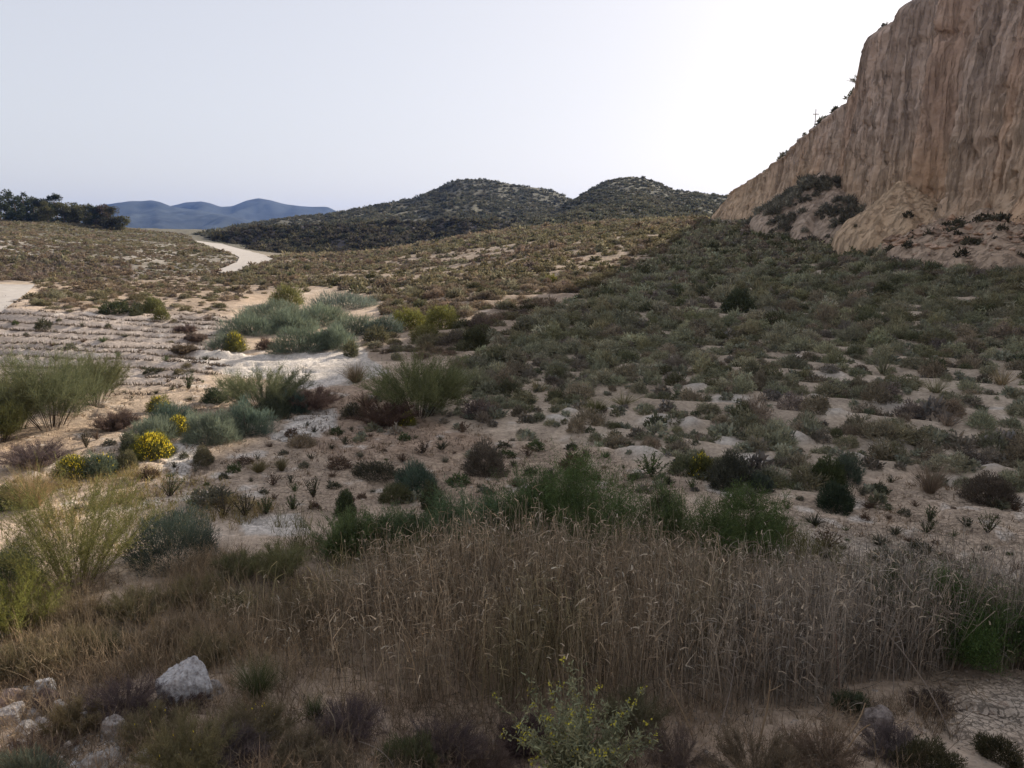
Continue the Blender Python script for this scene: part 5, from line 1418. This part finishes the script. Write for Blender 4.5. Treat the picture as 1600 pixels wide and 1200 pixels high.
for n_, (a_, b_, p, W, Hh, cname, cc) in enumerate(rows):
    kx = n_ % 6
    o = bpy.data.objects.new('low_plant', STPL[kx]) if kx not in sb else sb[kx].copy()
    sb.setdefault(kx, o); COL.objects.link(o); o.name = 'low_plant'
    o.location = (p[0], p[1], float(gz(p[0], p[1])) - 0.02); o.rotation_euler = (0, 0, rg.uniform(0, 6.28)); o.scale = (W, W, Hh / 0.8)
    o.color = (*(np.array(cc) * rg.uniform(0.8, 1.2)), 1)
    tag(o, lab[n_], 'plant', 'small low plants scattered on bare soil')

# ------------------------------------------------------------------ trees on the far rise
def tree(px, pyb, pyt, w, Y, col, label, seed, style=0, group='trees on the far rise'):
    w = w * 1.3; pyt = pyt - 3; pyb = pyb + 3
    rg = np.random.default_rng(seed)
    b = at(px, pyb, Y); t_ = at(px, pyt, Y)
    x, y = b[0], b[1]; zb = float(gz(x, y))
    zb = min(zb, b[2])
    Hh = t_[2] - zb; W = w * Y / FPX
    root = bpy.data.objects.new('tree', None); COL.objects.link(root); root.location = (x, y, zb)
    tag(root, label, 'tree', group)
    # trunk and limbs
    Vs, Fs, off, kq = [], [], 0, 6
    def tube(c, r0, r1):
        nonlocal off
        d = nrm(np.gradient(c, axis=0)); s1 = nrm(np.cross(d, [0.3, 0.9, 0.13])); s2 = np.cross(d, s1)
        a = np.arange(kq) / kq * 2 * pi
        rr = np.linspace(r0, r1, len(c))[:, None, None]
        Vs.append((c[:, None, :] + rr * (np.cos(a)[None, :, None] * s1[:, None, :] + np.sin(a)[None, :, None] * s2[:, None, :])).reshape(-1, 3))
        Fs.append(grid_faces(len(c), kq, wrap=True) + off); off += len(c) * kq
    lean = rg.normal(0, 0.06, 2)
    tt = np.linspace(0, 1, 8)[:, None]
    trunk = np.concatenate([lean[0] * Hh * tt ** 1.5, lean[1] * Hh * tt ** 1.5, Hh * 0.92 * tt - 0.2], 1)
    tube(trunk, 0.02 * Hh + 0.04, 0.03)
    T = Strips()
    nlump = 16 if style == 0 else 11
    for q in range(nlump):
        f = rg.uniform(0.06, 1.0) if style == 0 else rg.uniform(0.25, 1.0)
        c0 = trunk[int(f * 6)]
        a = rg.uniform(0, 2 * pi); rad = W * 0.5 * rg.uniform(0.2, 0.85) * (1.15 - 0.7 * abs(f - 0.55))
        e = np.array([c0[0] + cos(a) * rad, c0[1] + sin(a) * rad, f * Hh * 0.93 - rg.uniform(0, 0.04) * Hh])
        tube(c0 + (e - c0) * np.linspace(0, 1, 4)[:, None], 0.05, 0.02)
        r_ = W * rg.uniform(0.17, 0.30); m = 130
        d = nrm(rg.normal(size=(m, 3))); P = e + d * (r_ * rg.random((m, 1)) ** 0.45) * np.array([1, 1, 0.72])
        P[:, 2] = np.minimum(P[:, 2], Hh)
        T.add(P, nrm(d + rg.normal(0, 0.7, (m, 3)) + (np.array([0, 0, -0.4]) if style else UP * 0.3)), rg.uniform(0.25, 0.6, m), rg.uniform(0.12, 0.24, m), rg, col=tints(rg, m, 0.25) * rg.uniform(0.8, 1.2))
    obj('trunk', mesh_from('trunk', np.concatenate(Vs), np.concatenate(Fs), smooth_shade=True), M_BARK, root)
    obj('crown', T.mesh('crown'), M_LEAF, root, col)
TG = (0.055, 0.065, 0.04); TO = (0.12, 0.115, 0.06)
for i, a in enumerate([
    (2,347,304,22,215,TG,'dark tree cut by the picture edge on the far rise'),
    (16,347,298,18,218,TG,'tallest dark tree with an open umbrella top on the far rise'),
    (28,348,307,20,212,TG,'dark rounded tree beside the tallest one on the far rise'),
    (42,347,302,16,216,TG,'dark pointed tree in the middle of the far grove'),
    (55,347,305,22,214,TG,'broad dark tree just past the pointed one in the far grove'),
    (66,347,313,20,212,(.065,.07,.045),'lower dark tree between the broad one and the thin open one'),
    (76,347,315,20,210,TO,'olive green tree with a pale low crown in the far grove'),
    (91,346,305,16,214,TG,'thin open tree standing above its neighbours toward the end of the grove'),
    (101,346,320,20,210,TO,'small olive tree under the thin open one'),
    (111,345,318,14,212,TG,'small tree with a round top where the grove meets the mountain'),
    (124,347,326,20,212,TO,'low olive tree at the start of the slope down'),
    (137,350,322,22,206,TO,'pale olive tree rising behind the bare brow'),
    (150,354,324,20,206,TG,'dark tree against the mountain behind the bare brow'),
    (163,357,322,22,206,(.09,.07,.055),'brownish bushy tree against the mountain'),
    (176,359,325,22,205,(.085,.08,.05),'brown green tree second from the last against the mountain'),
    (190,363,331,18,205,TO,'last olive tree at the foot of the far rise'),
    (9,348,308,18,222,TG,'dark tree half hidden behind the tallest one on the far rise'),
    (35,348,309,18,222,TG,'dark tree filling the gap before the pointed one in the far grove'),
    (49,348,309,18,223,TG,'dark tree hidden behind the pointed and the broad one in the far grove'),
    (84,348,317,18,221,TG,'dark low tree behind the pale crowned olive one in the far grove'),
    (118,349,323,18,222,TG,'dark low tree behind the small round topped one in the far grove'),
    (144,354,325,18,214,(.08,.075,.05),'brown green tree tucked behind the dark one against the mountain'),
    (170,360,326,18,213,TG,'dark tree tucked behind the brownish bushy one against the mountain'),
    ]):
    tree(*a, 1000 + i, 0 if i % 3 else 1)

# pale mast beyond the cliff brow
p = at(1273, 200, 96); q = at(1273, 170, 96)
zt = q[2]; zb_ = zt - 6.0
def cyl(r0, r1, h, kq=10):
    a = np.arange(kq) / kq * 2 * pi
    return np.concatenate([np.stack([r * np.cos(a), r * np.sin(a), a * 0 + z], -1) for r, z in ((r0, 0), (r0 * 0.9, h * 0.5), (r1, h), (0.001, h + 0.02))]), grid_faces(4, kq, wrap=True)
mv, mf = cyl(0.07, 0.045, 6.0)
root = bpy.data.objects.new('mast', None); COL.objects.link(root); root.location = (p[0], 96, zb_)
tag(root, 'thin pale mast with a small crosspiece standing beyond the cliff brow', 'mast')
obj('pole', mesh_from('pole', mv, mf, smooth_shade=True), M_WOOD, root)
bm_ = np.array([[x, y, z] for z in (5.35, 5.43) for y in (-0.05, 0.05) for x in (-0.35, 0.35)], float)
bf = np.array([[0, 2, 3, 1], [4, 5, 7, 6], [0, 1, 5, 4], [2, 6, 7, 3], [0, 4, 6, 2], [1, 3, 7, 5]])
obj('crosspiece', mesh_from('crosspiece', bm_ + np.array([0, -0.09, 0]), bf), M_WOOD, root)

# twiggy shrub on the brow
j = int(np.argmin(np.abs(CY - 74.5)))
T, S = wispy(np.random.default_rng(5), 1.5, 1.3, nst=20, ntw=18, W=0.03, leaf=(3, 0.12, 0.04))
root = bpy.data.objects.new('brow_shrub', None); COL.objects.link(root); root.location = (CX[CNV - 1, j] + 0.2, CY[j], CZ[CNV - 1, j] - 0.05)
tag(root, 'twiggy shrub against the sky on the cliff brow where it steps up', 'shrub')
obj('foliage', T.mesh('foliage'), M_LEAF, root, (0.12, 0.11, 0.07)); obj('stem', S.mesh('stem'), M_TWIG, root, STEM)

# ------------------------------------------------------------------ air, sky, sun, camera
SUN_EL, SUN_AZ = radians(22.3), radians(44.0)      # azimuth measured from +Y toward +X
def haze():
    x0, x1, y0, y1, z0, z1 = -4700, 4700, -4700, 4700, -12, 190
    v = np.array([[x, y, z] for z in (z0, z1) for y in (y0, y1) for x in (x0, x1)], float)
    f = np.array([[0, 2, 3, 1], [4, 5, 7, 6], [0, 1, 5, 4], [2, 6, 7, 3], [0, 4, 6, 2], [1, 3, 7, 5]])
    m, nt, out = new_mat('haze')
    pv = N(nt, 'ShaderNodeVolumePrincipled')
    pv.inputs['Color'].default_value = (0.24, 0.43, 1.0, 1); pv.inputs['Density'].default_value = 0.00008; pv.inputs['Anisotropy'].default_value = 0.2
    nt.links.new(pv.outputs[0], out.inputs['Volume'])
    kind(obj('haze', mesh_from('haze', v, f), m), 'stuff')
haze()

W = bpy.data.worlds.new('World'); SC.world = W; W.use_nodes = True
nt = W.node_tree; nt.nodes.clear()
sky = N(nt, 'ShaderNodeTexSky', sky_type='NISHITA'); sky.sun_disc = False
sky.sun_elevation = SUN_EL; sky.sun_rotation = SUN_AZ; sky.air_density = 1.0; sky.dust_density = 2.6; sky.ozone_density = 1.0; sky.altitude = 200
bg = N(nt, 'ShaderNodeBackground'); bg.inputs['Strength'].default_value = 0.15
wo = N(nt, 'ShaderNodeOutputWorld')
hs = N(nt, 'ShaderNodeHueSaturation'); hs.inputs['Saturation'].default_value = 0.7
gm = N(nt, 'ShaderNodeGamma'); gm.inputs[1].default_value = 0.35          # veiled, evenly bright hazy sky
nt.links.new(sky.outputs[0], hs.inputs['Color']); nt.links.new(hs.outputs[0], gm.inputs[0])
nt.links.new(mixcol(nt, 'MULTIPLY', 1.0, gm.outputs[0], (1.0, 0.975, 1.0)), bg.inputs[0]); nt.links.new(bg.outputs[0], wo.inputs[0])

sun = bpy.data.lights.new('sun', 'SUN'); sun.energy = 2.5; sun.angle = radians(0.6); sun.color = (1.0, 0.90, 0.76)
so = bpy.data.objects.new('sun', sun); COL.objects.link(so)
from mathutils import Vector
dv = Vector((sin(SUN_AZ) * cos(SUN_EL), cos(SUN_AZ) * cos(SUN_EL), sin(SUN_EL)))
so.rotation_euler = dv.to_track_quat('Z', 'Y').to_euler()
so.location = dv * 100

cam = bpy.data.cameras.new('camera'); cam.sensor_width = 36; cam.lens = 36 * FPX / 1600; cam.clip_end = 20000; cam.clip_start = 0.1
co = bpy.data.objects.new('camera', cam); COL.objects.link(co); co.location = (0, 0, CAMZ); co.rotation_euler = (pi / 2 - PITCH, 0, 0)
SC.camera = co
SC.view_settings.view_transform = 'Standard'; SC.view_settings.look = 'None'; SC.view_settings.exposure = 1.70; SC.view_settings.gamma = 1.0
SC.cycles.max_bounces = 5; SC.cycles.diffuse_bounces = 3; SC.cycles.transmission_bounces = 4; SC.cycles.transparent_max_bounces = 4; SC.cycles.volume_bounces = 0
SC.cycles.use_denoising = True
